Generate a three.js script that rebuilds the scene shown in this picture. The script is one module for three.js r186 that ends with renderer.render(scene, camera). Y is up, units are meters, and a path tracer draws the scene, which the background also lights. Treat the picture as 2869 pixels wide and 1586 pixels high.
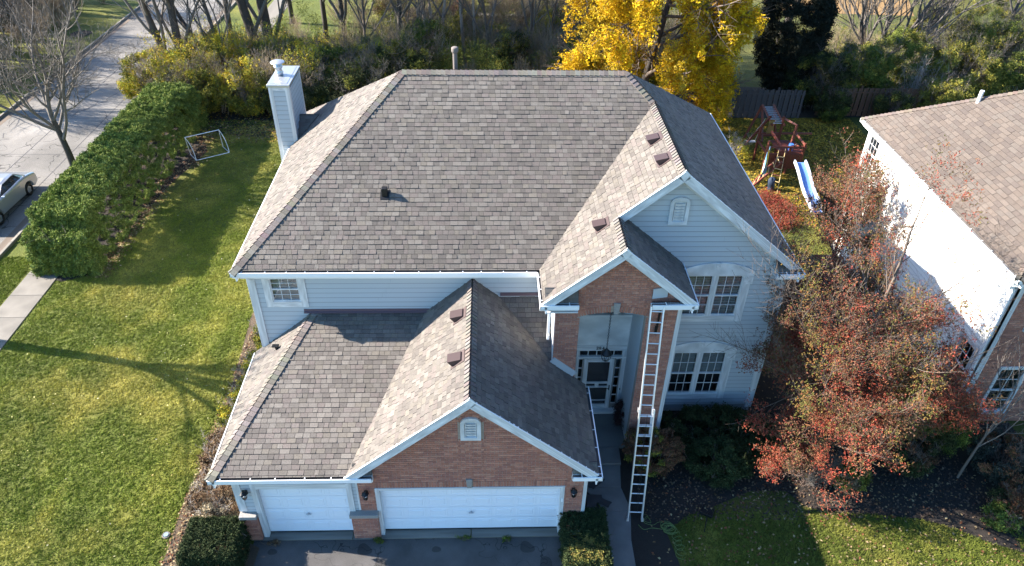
import * as THREE from 'three';
import { Sky } from 'three/addons/objects/Sky.js';
import { RoundedBoxGeometry } from 'three/addons/geometries/RoundedBoxGeometry.js';
import { mergeGeometries } from 'three/addons/utils/BufferGeometryUtils.js';
import { FontLoader } from 'three/addons/loaders/FontLoader.js';
import { TextGeometry } from 'three/addons/geometries/TextGeometry.js';

// ───────────── camera, sky, sun, exposure ─────────────
const scene = new THREE.Scene();
const R = Math.PI / 180;
const camera = new THREE.PerspectiveCamera(41.83, 1024 / 566, 0.1, 1500);
camera.position.set(0.499, 18.465, 12.71);
camera.rotation.order = 'YXZ';
camera.rotation.set(-36.608 * R, -2.3 * R, 1.156 * R);
const SUN = new THREE.Vector3(-1.72, 1, -0.32).normalize();
const renderer = new THREE.WebGLRenderer({ antialias: true });
renderer.setSize(1024, 566);
renderer.toneMapping = THREE.LinearToneMapping;
renderer.toneMappingExposure = 4.25;
renderer.shadowMap.enabled = true;
renderer.shadowMap.type = THREE.PCFSoftShadowMap;
const sky = new Sky();
sky.name = 'sky'; sky.scale.setScalar(1200);
sky.userData = { kind: 'structure', label: 'clear blue autumn sky above the whole street', category: 'sky' };
sky.material.uniforms.sunPosition.value.copy(SUN);
sky.material.uniforms.turbidity.value = 1.3;
sky.material.uniforms.rayleigh.value = 2.1;
sky.material.uniforms.mieCoefficient.value = 0.004;
scene.add(sky);
scene.environmentIntensity = 0.118;
const sun = new THREE.DirectionalLight(new THREE.Color(1, 0.91, 0.79), 5);
sun.name = 'sun';
sun.position.copy(SUN).multiplyScalar(90).add(new THREE.Vector3(0, 0, -20));
sun.target.position.set(0, 0, -20); scene.add(sun.target);
sun.castShadow = true; sun.shadow.mapSize.set(4096, 4096);
Object.assign(sun.shadow.camera, { left: -60, right: 60, top: 60, bottom: -60, near: 1, far: 220 });
scene.add(sun);

// ───────────── helpers ─────────────
const V = (x, y, z) => new THREE.Vector3(x, y, z);
function rngOf(s) { let a = s >>> 0; return () => { a |= 0; a = a + 0x6D2B79F5 | 0; let t = Math.imul(a ^ a >>> 15, 1 | a); t = t + Math.imul(t ^ t >>> 7, 61 | t) ^ t; return ((t ^ t >>> 14) >>> 0) / 4294967296; }; }
const rr = (g, a, b) => a + (b - a) * g();
function hash2(x, y, s) { let h = Math.imul(x | 0, 374761393) + Math.imul(y | 0, 668265263) + Math.imul(s | 0, 2147483647 ^ 97); h = Math.imul(h ^ h >>> 13, 1274126177); return ((h ^ h >>> 16) >>> 0) / 4294967296; }
function vnoise(x, y, s = 1, per = 0) {
  const xi = Math.floor(x), yi = Math.floor(y), fx = x - xi, fy = y - yi;
  const m = k => per ? ((k % per) + per) % per : k;
  const u = fx * fx * (3 - 2 * fx), v = fy * fy * (3 - 2 * fy);
  const a = hash2(m(xi), m(yi), s), b = hash2(m(xi + 1), m(yi), s), c = hash2(m(xi), m(yi + 1), s), d = hash2(m(xi + 1), m(yi + 1), s);
  return a + (b - a) * u + (c - a) * v + (a - b - c + d) * u * v;
}
function fbm(x, y, o = 4, s = 1, per = 0) { let t = 0, a = 0.5, f = 1; for (let i = 0; i < o; i++) { t += a * vnoise(x * f, y * f, s + i * 7, per * f); a *= 0.5; f *= 2; } return t / (1 - Math.pow(0.5, o)); }
const used = {};
function numbered(n) { if (!(n in used)) { used[n] = 0; return n; } used[n]++; return n + '_' + String(used[n]).padStart(3, '0'); }
function tag(o, label, category, group, kind) { const u = o.userData; u.label = label; if (category) u.category = category; if (group) u.group = group; if (kind) u.kind = kind; return o; }
function shade(o) { o.castShadow = true; o.receiveShadow = true; return o; }
function mesh(name, geo, mat, parent) { const m = shade(new THREE.Mesh(geo, mat)); m.name = parent === scene ? numbered(name) : name; parent.add(m); return m; }
function thing(name, label, category, pos = [0, 0, 0], turn = 0, group, kind) {
  const o = new THREE.Group(); o.name = numbered(name); o.position.set(...pos); o.rotation.y = turn; scene.add(o);
  return tag(o, label, category, group, kind);
}
function struct(name, geo, mat, label) { const m = mesh(name, geo, mat, scene); m.userData.kind = 'structure'; if (label) m.userData.label = label; return m; }
const partNo = new Map();
function part(name, geo, mat, parent) {
  const key = parent.uuid + name; const k = partNo.get(key) || 0; partNo.set(key, k + 1);
  return mesh(k ? name + '_' + String(k).padStart(3, '0') : name, geo, mat, parent);
}
function group(name, parent, x = 0, y = 0, z = 0, turn = 0) {
  const g = new THREE.Group(); const key = parent.uuid + name; const k = partNo.get(key) || 0; partNo.set(key, k + 1);
  g.name = k ? name + '_' + String(k).padStart(3, '0') : name; g.position.set(x, y, z); g.rotation.y = turn; parent.add(g); return g;
}
const merge = a => mergeGeometries(a.map(g => { const h = g.index ? g.toNonIndexed() : g; for (const k of Object.keys(h.attributes)) if (!['position', 'normal', 'uv'].includes(k)) h.deleteAttribute(k); return h; }));
function box(x0, x1, y0, y1, z0, z1) { const g = new THREE.BoxGeometry(x1 - x0, y1 - y0, z1 - z0); g.translate((x0 + x1) / 2, (y0 + y1) / 2, (z0 + z1) / 2); return g; }
function rbox(w, h, d, r, x = 0, y = 0, z = 0) { const g = new RoundedBoxGeometry(w, h, d, 2, r); g.translate(x, y, z); return g; }
// bar from A to B with offsets along two axes
function bar(A, B, o, u, o0, o1, u0, u1) {
  const P = (b, a, c) => V().copy(b).addScaledVector(o, a).addScaledVector(u, c);
  const c = [P(A, o0, u0), P(A, o1, u0), P(A, o1, u1), P(A, o0, u1), P(B, o0, u0), P(B, o1, u0), P(B, o1, u1), P(B, o0, u1)];
  const f = [[0, 1, 2, 3], [5, 4, 7, 6], [0, 4, 5, 1], [1, 5, 6, 2], [2, 6, 7, 3], [3, 7, 4, 0]];
  const pos = [], uv = []; const L = A.distanceTo(B);
  for (const q of f) { const t = [q[0], q[1], q[2], q[0], q[2], q[3]]; for (const i of t) pos.push(c[i].x, c[i].y, c[i].z); uv.push(0, 0, L, 0, L, 1, 0, 0, L, 1, 0, 1); }
  const ctr = V(); c.forEach(p => ctr.add(p)); ctr.multiplyScalar(1 / 8);
  for (let i = 0; i < pos.length; i += 9) {
    const a = V(pos[i], pos[i + 1], pos[i + 2]), b = V(pos[i + 3], pos[i + 4], pos[i + 5]), d = V(pos[i + 6], pos[i + 7], pos[i + 8]);
    const n = b.clone().sub(a).cross(d.clone().sub(a));
    if (n.dot(a.clone().sub(ctr)) < 0) { for (let k = 0; k < 3; k++) { const s = pos[i + 3 + k]; pos[i + 3 + k] = pos[i + 6 + k]; pos[i + 6 + k] = s; } }
  }
  const g = new THREE.BufferGeometry(); g.setAttribute('position', new THREE.Float32BufferAttribute(pos, 3)); g.setAttribute('uv', new THREE.Float32BufferAttribute(uv, 2)); g.computeVertexNormals(); return g;
}
const UP = V(0, 1, 0), XX = V(1, 0, 0), ZZ = V(0, 0, 1);
function rod(A, B, r0, r1 = r0, k = 6) {
  const d = B.clone().sub(A), L = d.length(); const g = new THREE.CylinderGeometry(r1, r0, L, k, 1);
  g.applyQuaternion(new THREE.Quaternion().setFromUnitVectors(UP, d.normalize())); g.translate((A.x + B.x) / 2, (A.y + B.y) / 2, (A.z + B.z) / 2); return g;
}
function plank(A, B, w, t, side) { // rectangular timber
  const d = B.clone().sub(A).normalize(); const s = side.clone().addScaledVector(d, -side.dot(d)).normalize(); const n = d.clone().cross(s);
  return bar(A, B, s, n, -w / 2, w / 2, -t / 2, t / 2);
}
// ---- 2D convex clipping
function half(p, a, b, c) { const o = []; for (let i = 0; i < p.length; i++) { const P = p[i], Q = p[(i + 1) % p.length]; const d = a * P[0] + b * P[1] + c, e = a * Q[0] + b * Q[1] + c; if (d >= 0) o.push(P); if ((d > 0 && e < 0) || (d < 0 && e > 0)) { const t = d / (d - e); o.push([P[0] + (Q[0] - P[0]) * t, P[1] + (Q[1] - P[1]) * t]); } } return o; }
function area(p) { let s = 0; for (let i = 0; i < p.length; i++) { const q = p[(i + 1) % p.length]; s += p[i][0] * q[1] - q[0] * p[i][1]; } return s / 2; }
function clip(p, c) { for (let i = 0; i < c.length && p.length > 2; i++) { const A = c[i], B = c[(i + 1) % c.length]; const nx = -(B[1] - A[1]), ny = B[0] - A[0]; p = half(p, nx, ny, -(nx * A[0] + ny * A[1])); } return p; }
function cut(list, [x0, y0, x1, y1]) {
  const out = [];
  for (const p of list) {
    const push = q => { if (q.length > 2 && area(q) > 1e-5) out.push(q); };
    push(half(p, -1, 0, x0)); push(half(p, 1, 0, -x1));
    const m = half(half(p, 1, 0, -x0), -1, 0, x1); if (m.length > 2) { push(half(m, 0, -1, y0)); push(half(m, 0, 1, -y1)); }
  } return out;
}
class Acc {
  constructor() { this.p = []; this.n = []; this.c = []; this.t = []; }
  tri(a, b, c, n, col, uv) { const ab = b.clone().sub(a), ac = c.clone().sub(a); if (ab.cross(ac).dot(n) < 0) { const t = b; b = c; c = t; uv = [uv[0], uv[2], uv[1]]; } for (const [k, v] of [[0, a], [1, b], [2, c]]) { this.p.push(v.x, v.y, v.z); this.n.push(n.x, n.y, n.z); this.c.push(col[0], col[1], col[2]); this.t.push(uv[k][0], uv[k][1]); } }
  prism(F, poly, hTop, hBase, col, back) {
    const T = poly.map(q => F.at(q[0], q[1], hTop(q[0], q[1]))), B = poly.map(q => F.at(q[0], q[1], hBase));
    const N = T[1].clone().sub(T[0]).cross(T[2].clone().sub(T[0])).normalize(); if (N.dot(F.n) < 0) N.negate();
    for (let i = 1; i + 1 < poly.length; i++) this.tri(T[0], T[i], T[i + 1], N, col, [poly[0], poly[i], poly[i + 1]]);
    for (let i = 0; i < poly.length; i++) {
      const j = (i + 1) % poly.length; const n = T[j].clone().sub(T[i]).cross(F.n).normalize();
      const L = Math.hypot(poly[j][0] - poly[i][0], poly[j][1] - poly[i][1]);
      this.tri(B[i], B[j], T[j], n, col, [[0, 0], [L, 0], [L, .05]]); this.tri(B[i], T[j], T[i], n, col, [[0, 0], [L, .05], [0, .05]]);
    }
    if (back) for (let i = 1; i + 1 < poly.length; i++) this.tri(B[0], B[i + 1], B[i], F.n.clone().negate(), col, [poly[0], poly[i], poly[i + 1]]);
  }
  geo() { const g = new THREE.BufferGeometry(); const f = (n, a, k) => g.setAttribute(n, new THREE.Float32BufferAttribute(a, k)); f('position', this.p, 3); f('normal', this.n, 3); f('color', this.c, 3); f('uv', this.t, 2); return g; }
}
function frame(O, e, u) { const n = e.clone().cross(u).normalize(); return { O, e, u, n, at: (x, y, h) => V().copy(O).addScaledVector(e, x).addScaledVector(u, y).addScaledVector(n, h), to: P => { const d = P.clone().sub(O); return [d.dot(e), d.dot(u)]; } }; }
const ccw = p => area(p) < 0 ? p.slice().reverse() : p;
// slope: dir 'F' front, 'L' left, 'R' right, 'B' back ; pts 3D
function slope(dir, s, pts) {
  const c = 1 / Math.hypot(1, s), k = s * c; const O = pts[0];
  const [e, u] = dir === 'F' ? [V(1, 0, 0), V(0, k, -c)] : dir === 'L' ? [V(0, 0, 1), V(c, k, 0)] : dir === 'R' ? [V(0, 0, -1), V(-c, k, 0)] : [V(-1, 0, 0), V(0, k, c)];
  const F = frame(O, e, u); return { F, poly: ccw(pts.map(F.to)) };
}
// tiles over one convex polygon: returns [{poly, row, x0, y0}]
function tiles(poly, rowH, width, g, gap = 0, holes = [], stag = 0, y00 = 0) {
  const xs = poly.map(p => p[0]), ys = poly.map(p => p[1]); const X0 = Math.min(...xs), X1 = Math.max(...xs), Y0 = Math.min(...ys), Y1 = Math.max(...ys); const out = [];
  for (let r = Math.floor((Y0 - y00) / rowH); y00 + r * rowH < Y1; r++) {
    const y = y00 + r * rowH; let x = stag ? (Math.floor(X0 / stag) * stag - (r & 1 ? stag / 2 : 0) - stag) : X0 - g() * 0.3;
    while (x < X1) {
      const w = width(g); let ps = [clip([[x + gap / 2, y + gap / 2], [x + w - gap / 2, y + gap / 2], [x + w - gap / 2, y + rowH - gap / 2], [x + gap / 2, y + rowH - gap / 2]], poly)];
      ps = ps.filter(q => q.length > 2 && area(q) > 2e-5); for (const h of holes) ps = cut(ps, h);
      for (const q of ps) if (area(q) > 1e-4) out.push({ poly: q, row: r, y0: y, x0: x, w });
      x += w;
    }
  } return out;
}

// ───────────── materials ─────────────
const lin = (r, g, b) => new THREE.Color().setRGB(r, g, b);
function noiseTex(n, fn, srgb) { const d = new Uint8Array(n * n * 4); for (let y = 0; y < n; y++) for (let x = 0; x < n; x++) { const v = fn(x / n, y / n, x, y); const i = (y * n + x) * 4; if (typeof v === 'number') { d[i] = d[i + 1] = d[i + 2] = Math.max(0, Math.min(255, v * 255)); } else for (let k = 0; k < 3; k++) d[i + k] = Math.max(0, Math.min(255, v[k] * 255)); d[i + 3] = 255; } const t = new THREE.DataTexture(d, n, n); t.wrapS = t.wrapT = THREE.RepeatWrapping; t.magFilter = THREE.LinearFilter; t.minFilter = THREE.LinearMipmapLinearFilter; t.generateMipmaps = true; if (srgb) t.colorSpace = THREE.SRGBColorSpace; t.needsUpdate = true; return t; }
const gN2 = rngOf(6);
const paving = noiseTex(1024, (u, v) => { const st = fbm(u * 5, v * 5, 4, 61, 5), sp = gN2(), ln = Math.abs(fbm(u * 7 + .3, v * 7, 4, 71, 7) - .5); const k = (.5 + .42 * st + .22 * (sp - .5)) * (ln < .006 ? .6 : 1) * (vnoise(u * 9, v * 9, 88, 9) > .88 ? .75 : 1); return [k, k * .985, k * .97]; }, true);
const rep = (t, a, b = a) => { const c = t.clone(); c.repeat.set(a, b); c.needsUpdate = true; return c; };
const gN = rngOf(5);
const grit = noiseTex(256, (u, v) => 0.55 * fbm(u * 32, v * 32, 3, 3, 32) + 0.45 * gN());
const gritCol = noiseTex(256, (u, v) => { const k = 0.66 + 0.34 * (0.5 * gN() + 0.5 * fbm(u * 16, v * 16, 4, 9, 16)); return [k, k, k]; }, true);
const blotch = noiseTex(512, (u, v) => { const k = 0.72 + 0.28 * fbm(u * 6, v * 6, 6, 21, 6); return [k, k * .995, k * .98]; }, true);
const std = (c, rough = .8, o = {}) => new THREE.MeshStandardMaterial({ color: c, roughness: rough, ...o });
const M = {
  shingle: std(lin(1.0, .985, .965), .95, { vertexColors: true, map: rep(gritCol, 3), bumpMap: rep(grit, 6), bumpScale: .004 }),
  deck: std(lin(.045, .04, .04), .95),
  brick: std(0xffffff, .9, { vertexColors: true, map: rep(gritCol, 2), bumpMap: rep(grit, 4), bumpScale: .004 }),
  mortar: std(lin(.52, .42, .34), .95, { map: rep(gritCol, 2) }),
  siding: std(lin(.45, .475, .49), .65, { vertexColors: true }),
  sidingWhiteOrSunlit: std(lin(.85, .84, .80), .65, { vertexColors: true }),
  plain: std(lin(.45, .475, .49), .65),
  wallback: std(lin(.3, .3, .3), .9),
  white: std(lin(.86, .87, .89), .5, { map: rep(blotch, .5) }),
  door: std(lin(.80, .83, .88), .42),
  gutter: std(lin(.84, .84, .84), .35),
  gutterIn: std(lin(.16, .15, .15), .7),
  soffit: std(lin(.7, .7, .7), .7),
  vent: std(lin(.06, .037, .035), .55, { metalness: .1 }),
  black: std(lin(.012, .012, .013), .45, { metalness: .3 }),
  pipe: std(lin(.17, .14, .125), .8),
  steel: std(lin(.55, .56, .58), .38, { metalness: .75 }),
  alu: std(lin(.72, .74, .77), .33, { metalness: .65 }),
  flash: std(lin(.16, .11, .13), .5, { metalness: .4 }),
  stone: std(lin(.42, .39, .36), .85, { map: rep(gritCol, 4), bumpMap: rep(grit, 6), bumpScale: .004 }),
  concrete: std(lin(.235, .215, .19), .9, { map: rep(blotch, .35), bumpMap: rep(grit, 2), bumpScale: .004 }),
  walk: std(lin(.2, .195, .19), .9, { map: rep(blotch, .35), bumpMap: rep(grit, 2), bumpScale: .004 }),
  road: std(lin(.36, .345, .325), .9, { map: rep(paving, .09), bumpMap: rep(grit, 2), bumpScale: .006 }),
  kerb: std(lin(.3, .27, .23), .9, { map: rep(blotch, .4) }),
  gutterPan: std(lin(.17, .13, .10), .9, { map: rep(blotch, .25) }),
  tar: std(lin(.05, .05, .055), .8),
  asphalt: std(lin(.17, .165, .168), .9, { map: rep(paving, .22), bumpMap: rep(grit, 3), bumpScale: .01 }),
  glass: new THREE.MeshPhysicalMaterial({ color: 0xffffff, transmission: 1, thickness: 0, roughness: .02, ior: 1.5 }),
  room: std(lin(.02, .02, .022), .9),
  blind: std(lin(.33, .33, .29), .6),
  screen: std(lin(.035, .033, .035), .8),
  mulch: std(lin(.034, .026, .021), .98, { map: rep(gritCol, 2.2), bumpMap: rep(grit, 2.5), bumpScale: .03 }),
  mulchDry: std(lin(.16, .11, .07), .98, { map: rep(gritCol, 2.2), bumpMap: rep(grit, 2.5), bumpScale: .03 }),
  redwood: std(lin(.21, .05, .03), .6, { map: rep(gritCol, 1) }),
  rope: std(lin(.6, .45, .22), .9),
  cord: std(lin(.11, .17, .045), .5),
  blue: std(lin(.05, .17, .55), .35),
  fenceGrey: std(lin(.12, .108, .105), .9, { map: rep(gritCol, 1) }),
  fenceBrown: std(lin(.19, .1, .06), .9, { map: rep(gritCol, 1) }),
};

// ───────────── the main house ─────────────
const GY = 0.1;
const CAM = camera.position.clone();
const house = thing('house', 'two-storey house with grey shingle hip roof, pale siding and brick garage front', 'house');
// key points
const K = {
  xgl: -6.755, ye: 2.902, zge: .296, xa: .048, ya: 5.772, zr: .24, xgr: 3.45, zw: -4.6, xh: -4.707, yh: 4.546,
  xml: -6.735, ym: 6.2, zme: -4.245, xrl: -2.146, yr: 10.0, xrr: 4.89, zm: -9.746, zb: -15.247, xmr: 9.543, zgf: -4.384,
  xg: 5.656, yg: 9.374, zv: -8.842, xse: 1.882, xs: 4.027, ys: 8.0, zs: -2.784, xsr: 6.17,
};
const slopes = [];
function addSlope(dir, s, pts, o = {}) { const S = slope(dir, s, pts.map(p => V(...p))); Object.assign(S, o); slopes.push(S); return S; }
addSlope('F', .691, [[K.xml, K.ym, K.zme], [K.xse, K.ym, K.zme], [K.xg, K.yg, K.zv], [K.xrr, K.yr, K.zm], [K.xrl, K.yr, K.zm]]);
addSlope('L', .828, [[K.xml, K.ym, K.zb], [K.xml, K.ym, K.zme], [K.xrl, K.yr, K.zm]]);
addSlope('R', .8148, [[K.xmr, K.ym, -4.36], [K.xmr, K.ym, K.zv], [K.xg, K.yg, K.zv], [K.xg, K.yg, -4.36]]);
addSlope('R', .8148, [[K.xmr, K.ym, K.zv], [K.xmr, K.ym, K.zb], [K.xrr, K.yr, K.zm], [K.xg, K.yg, K.zv]]);
addSlope('L', .841, [[1.99, K.ym + .841 * .108, -4.36], [K.xg, K.yg, -4.36], [K.xg, K.yg, K.zv]]);
addSlope('L', .841, [[K.xse, K.ym, -4.36], [K.xse, K.ym, K.zs], [K.xs, K.ys, K.zs], [K.xs, K.ys, -4.36]]);
addSlope('R', .84, [[K.xsr, K.ym, K.zs], [K.xsr, K.ym, -4.69], [K.xs, K.ys, -4.69], [K.xs, K.ys, K.zs]]);
addSlope('F', .336, [[K.xgl, K.ye, K.zge], [-3.21, K.ye, K.zge], [-1.37, K.yh, K.zw], [K.xh, K.yh, K.zw]]);
addSlope('L', .803, [[K.xgl, K.ye, -4.64], [K.xgl, K.ye, K.zge], [K.xh, K.yh, K.zw], [K.xh, K.yh, -4.64]]);
addSlope('L', .863, [[-3.21, 2.96, K.zr], [K.xa, K.ya, K.zr], [K.xa, K.ya, K.zw], [-1.37, K.yh, K.zw]]);
addSlope('R', .85, [[K.xgr, K.ya - .85 * (K.xgr - K.xa), K.zr], [K.xgr, K.ya - .85 * (K.xgr - K.xa), -3.1], [K.xa, K.ya, -3.1], [K.xa, K.ya, K.zr]]);
addSlope('R', .85, [[2.35, K.ya - .85 * (2.35 - K.xa), -3.1], [.79, 5.14, K.zw], [K.xa, K.ya, K.zw], [K.xa, K.ya, -3.1]]);
addSlope('F', .86, [[2.35, 3.84, -3.1], [2.35, 5.13, K.zw], [.79, 5.13, K.zw]]);
for (const i of [0, 1, 2, 3, 5, 6, 7, 8, 10]) slopes[i].poly = half(slopes[i].poly, 0, 1, -.1);
addSlope('B', .691, [[K.xmr, K.ym, K.zb], [K.xml, K.ym, K.zb], [K.xrl, K.yr, K.zm], [K.xrr, K.yr, K.zm]], { plain: true });

// decks
const roof = (() => {
  const A = new Acc(); for (const S of slopes) A.prism(S.F, S.poly, () => -.012, -.13, [1, 1, 1], true);
  return part('roof', A.geo(), M.deck, house);
})();
const gS = rngOf(11);
const TONES = [[0.2021, 0.1806, 0.1614], [0.1779, 0.1587, 0.1421], [0.2168, 0.1935, 0.1719], [0.1575, 0.1385, 0.1253], [0.1918, 0.1623, 0.1481], [0.1724, 0.1532, 0.1332], [0.23, 0.2072, 0.1841], [0.1965, 0.1687, 0.1534], [0.1462, 0.1293, 0.1165], [0.2086, 0.1843, 0.156]];
function shingleField(list, exposure, widthFn, tones, g, parent, nameOne, owner, jitter = .05, gap = .009) {
  const all = [];
  for (const S of list) {
    if (S.plain) continue;
    for (const t of tiles(S.poly, exposure, widthFn, g, gap)) {
      let cx = 0, cy = 0; for (const q of t.poly) { cx += q[0]; cy += q[1]; } cx /= t.poly.length; cy /= t.poly.length;
      const P = S.F.at(cx, cy, 0), d = CAM.clone().sub(P); const score = area(t.poly) * Math.max(0, d.clone().normalize().dot(S.F.n)) / d.lengthSq();
      const tone = tones[Math.floor(g() * tones.length)], k = 1 + (g() - .5) * 2 * jitter, st = 1; 
      const pat = (.84 + .3 * fbm(P.x * .5 + 30, P.z * .5 + P.y * .4 + 60, 3, 77)) * (.93 + .14 * vnoise(P.x * 4 + 70, P.z * .7 + 90, 31));
      all.push({ S, t, score, th: .008 + (g() < .45 ? .01 : 0) + g() * .004, col: tone.map(c => c * k * pat ) });
    }
  }
  all.sort((a, b) => b.score - a.score);
  const field = new Acc();
  all.forEach((o, i) => {
    const A = i < 300 ? new Acc() : field;
    A.prism(o.S.F, o.t.poly, (x, y) => o.th * (1 - .75 * (y - o.t.y0) / exposure), -.011, o.col);
    if (i < 300) part(nameOne, A.geo(), M.shingle, parent);
  });
  const f = part(nameOne + '_field', field.geo(), M.shingle, owner); f.userData.kind = 'stuff';
  return all.length;
}
console.log('shingles', shingleField(slopes, .147, g => [.14, .17, .2, .22, .25][Math.floor(g() * 5)] * rr(g, .9, 1.1), TONES, gS, roof, 'shingle', house, .07));

// ridge and hip caps
const CAPM = M.shingle;
function caps(A, B, nL, nR, parent, w = .17, g = gS, tones = TONES) {
  const d = B.clone().sub(A), L = d.length(); d.normalize();
  const sL = nL.clone().cross(d).normalize(), sR = d.clone().cross(nR).normalize();
  if (sL.y > 0) sL.negate(); if (sR.y > 0) sR.negate();
  const n = Math.round(L / .15), st = L / n;
  for (let i = 0; i < n; i++) {
    const a = i * st, b = Math.min(L, a + st * 1.35), A2 = new Acc(); const tone = tones[Math.floor(g() * tones.length)].map(c => c * rr(g, 1.05, 1.22));
    const pt = (t, s, k, h) => A.clone().addScaledVector(d, t).addScaledVector(s, k).addScaledVector(s === sL ? nL : nR, h).addScaledVector(UP, h * .25);
    for (const [s, nn] of [[sL, nL], [sR, nR]]) {
      const h0 = .05, h1 = .014, c0 = [pt(a, s, 0, h0), pt(a, s, w, h0 * .8), pt(b, s, w, h1 * .8), pt(b, s, 0, h1)];
      const N = nn; const uv = [[0, 0], [w, 0], [w, st], [0, st]];
      A2.tri(c0[0], c0[1], c0[2], N, tone, uv); A2.tri(c0[0], c0[2], c0[3], N, tone, [uv[0], uv[2], uv[3]]);
      const e0 = pt(a, s, 0, -.01), e1 = pt(a, s, w, -.01); const dn = d.clone().negate();
      A2.tri(e0, e1, c0[1], dn, tone, uv); A2.tri(e0, c0[1], c0[0], dn, tone, uv);
      const e2 = pt(b, s, w, -.01); A2.tri(e1, e2, c0[2], s, tone, uv); A2.tri(e1, c0[2], c0[1], s, tone, uv);
    }
    part('ridge_cap', A2.geo(), CAPM, parent);
  }
}
const nrm = (x, y, z) => V(x, y, z).normalize();
const nF = nrm(0, 1, .691), nB = nrm(0, 1, -.691), nLm = nrm(-.828, 1, 0), nRm = nrm(.8148, 1, 0), nGL = nrm(-.841, 1, 0), nSR = nrm(.84, 1, 0);
caps(V(K.xrl, K.yr, K.zm), V(K.xrr, K.yr, K.zm), nB, nF, roof);
caps(V(K.xml + .03, K.ym + .01, K.zme - .02), V(K.xrl, K.yr, K.zm), nLm, nF, roof);
caps(V(K.xg, K.yg, K.zv), V(K.xrr, K.yr, K.zm), nF, nRm, roof);
caps(V(K.xg, K.yg, -4.37), V(K.xg, K.yg, K.zv), nGL, nRm, roof);
caps(V(K.xs, K.ys, K.zs), V(K.xs, K.ys, -4.36), nGL, nSR, roof);
caps(V(K.xa, K.ya, K.zr), V(K.xa, K.ya, K.zw + .02), nrm(-.863, 1, 0), nrm(.85, 1, 0), roof);
caps(V(K.xgl + .03, K.ye + .01, K.zge - .03), V(K.xh, K.yh, K.zw), nrm(-.803, 1, 0), nrm(0, 1, .336), roof);

// ---- gutters: open trough with hangers
function gutter(A, B, out, parent, every = .62, step = 0) {
  const mk = (o0, o1, u0, u1) => bar(A, B, out, UP, o0, o1, u0, u1);
  const m = part('gutter', merge([mk(-.13, -.002, -.115, -.102), mk(-.016, 0, -.10, .008), mk(-.03, -.0005, .009, .02), mk(-.145, -.131, -.16, .0)]), M.gutter, parent);
  part('trough', merge([mk(-.1275, -.0195, -.10, -.092), mk(-.1295, -.1275, -.10, .0), mk(-.0195, -.0165, -.09, .004)]), M.gutterIn, m);
  part('fascia', mk(-.185, -.147, -.25, -.03), M.gutter, m);
  const L = A.distanceTo(B), n = Math.max(1, Math.round(L / every)), d = B.clone().sub(A).normalize();
  for (let i = 0; i < n; i++) { const t = (i + .5 + (hash2(i, n, 4) - .5) * .2) * L / n; const a = A.clone().addScaledVector(d, t - .012), b = A.clone().addScaledVector(d, t + .012); part('hanger', bar(a, b, out, UP, -.15, -.004, .012, .024), M.gutter, m); }
  return m;
}
const sof = (a) => part('soffit', a, M.soffit, house);
gutter(V(K.xml, K.ym, K.zme), V(K.xse, K.ym, K.zme), ZZ, house);
gutter(V(K.xml, K.ym, K.zb), V(K.xml, K.ym, K.zme), V(-1, 0, 0), house, .75);
gutter(V(K.xmr, K.ym, K.zb), V(K.xmr, K.ym, -4.1), V(1, 0, 0), house, .75);
gutter(V(K.xgl, K.ye, -4.62), V(K.xgl, K.ye, K.zge), V(-1, 0, 0), house);
gutter(V(K.xgl, K.ye, K.zge), V(-2.54, K.ye, K.zge), ZZ, house, .72);
gutter(V(3.488, K.ye - .04, K.zge), V(3.488, K.ye - .04, -3.08), V(1, 0, 0), house);
gutter(V(2.7, K.ye - .04, K.zge), V(3.488, K.ye - .04, K.zge), ZZ, house, .5);
gutter(V(K.xse, K.ym, K.zme), V(K.xse, K.ym, -2.715), V(-1, 0, 0), house, .5);
gutter(V(K.xse, K.ym, -2.715), V(2.93, K.ym, -2.715), ZZ, house, .5);
gutter(V(4.9, K.ym, -2.715), V(K.xsr, K.ym, -2.715), ZZ, house, .7);
gutter(V(K.xsr, K.ym, -4.68), V(K.xsr, K.ym, -2.715), V(1, 0, 0), house, .7);
gutter(V(8.82, K.ym - .02, -4.12), V(K.xmr, K.ym - .02, -4.12), ZZ, house, .35);
sof(box(K.xml + .19, 1.9, 5.9, 5.93, -4.62, K.zme - .19)); sof(box(K.xgl + .19, -2.54, 2.62, 2.645, .02, K.zge - .19));
sof(box(K.xse + .19, 2.94, 5.83, 5.86, -3.1, -2.9)); sof(box(2.7, 3.3, 2.58, 2.6, -.02, .1)); sof(box(8.84, 9.36, 5.9, 5.92, -4.68, -4.3));
// downspouts
part('downspout', merge([box(2.16, 2.23, 4.75, 6.1, -3.33, -3.26), rbox(.07, .16, .1, .01, 2.195, 4.68, -3.27)]), M.gutter, house);
part('downspout', merge([box(-6.46, -6.39, 3.1, 6.0, -4.72, -4.64), rbox(.07, .1, .14, .01, -6.425, 3.1, -4.62)]), M.gutter, house);

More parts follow.
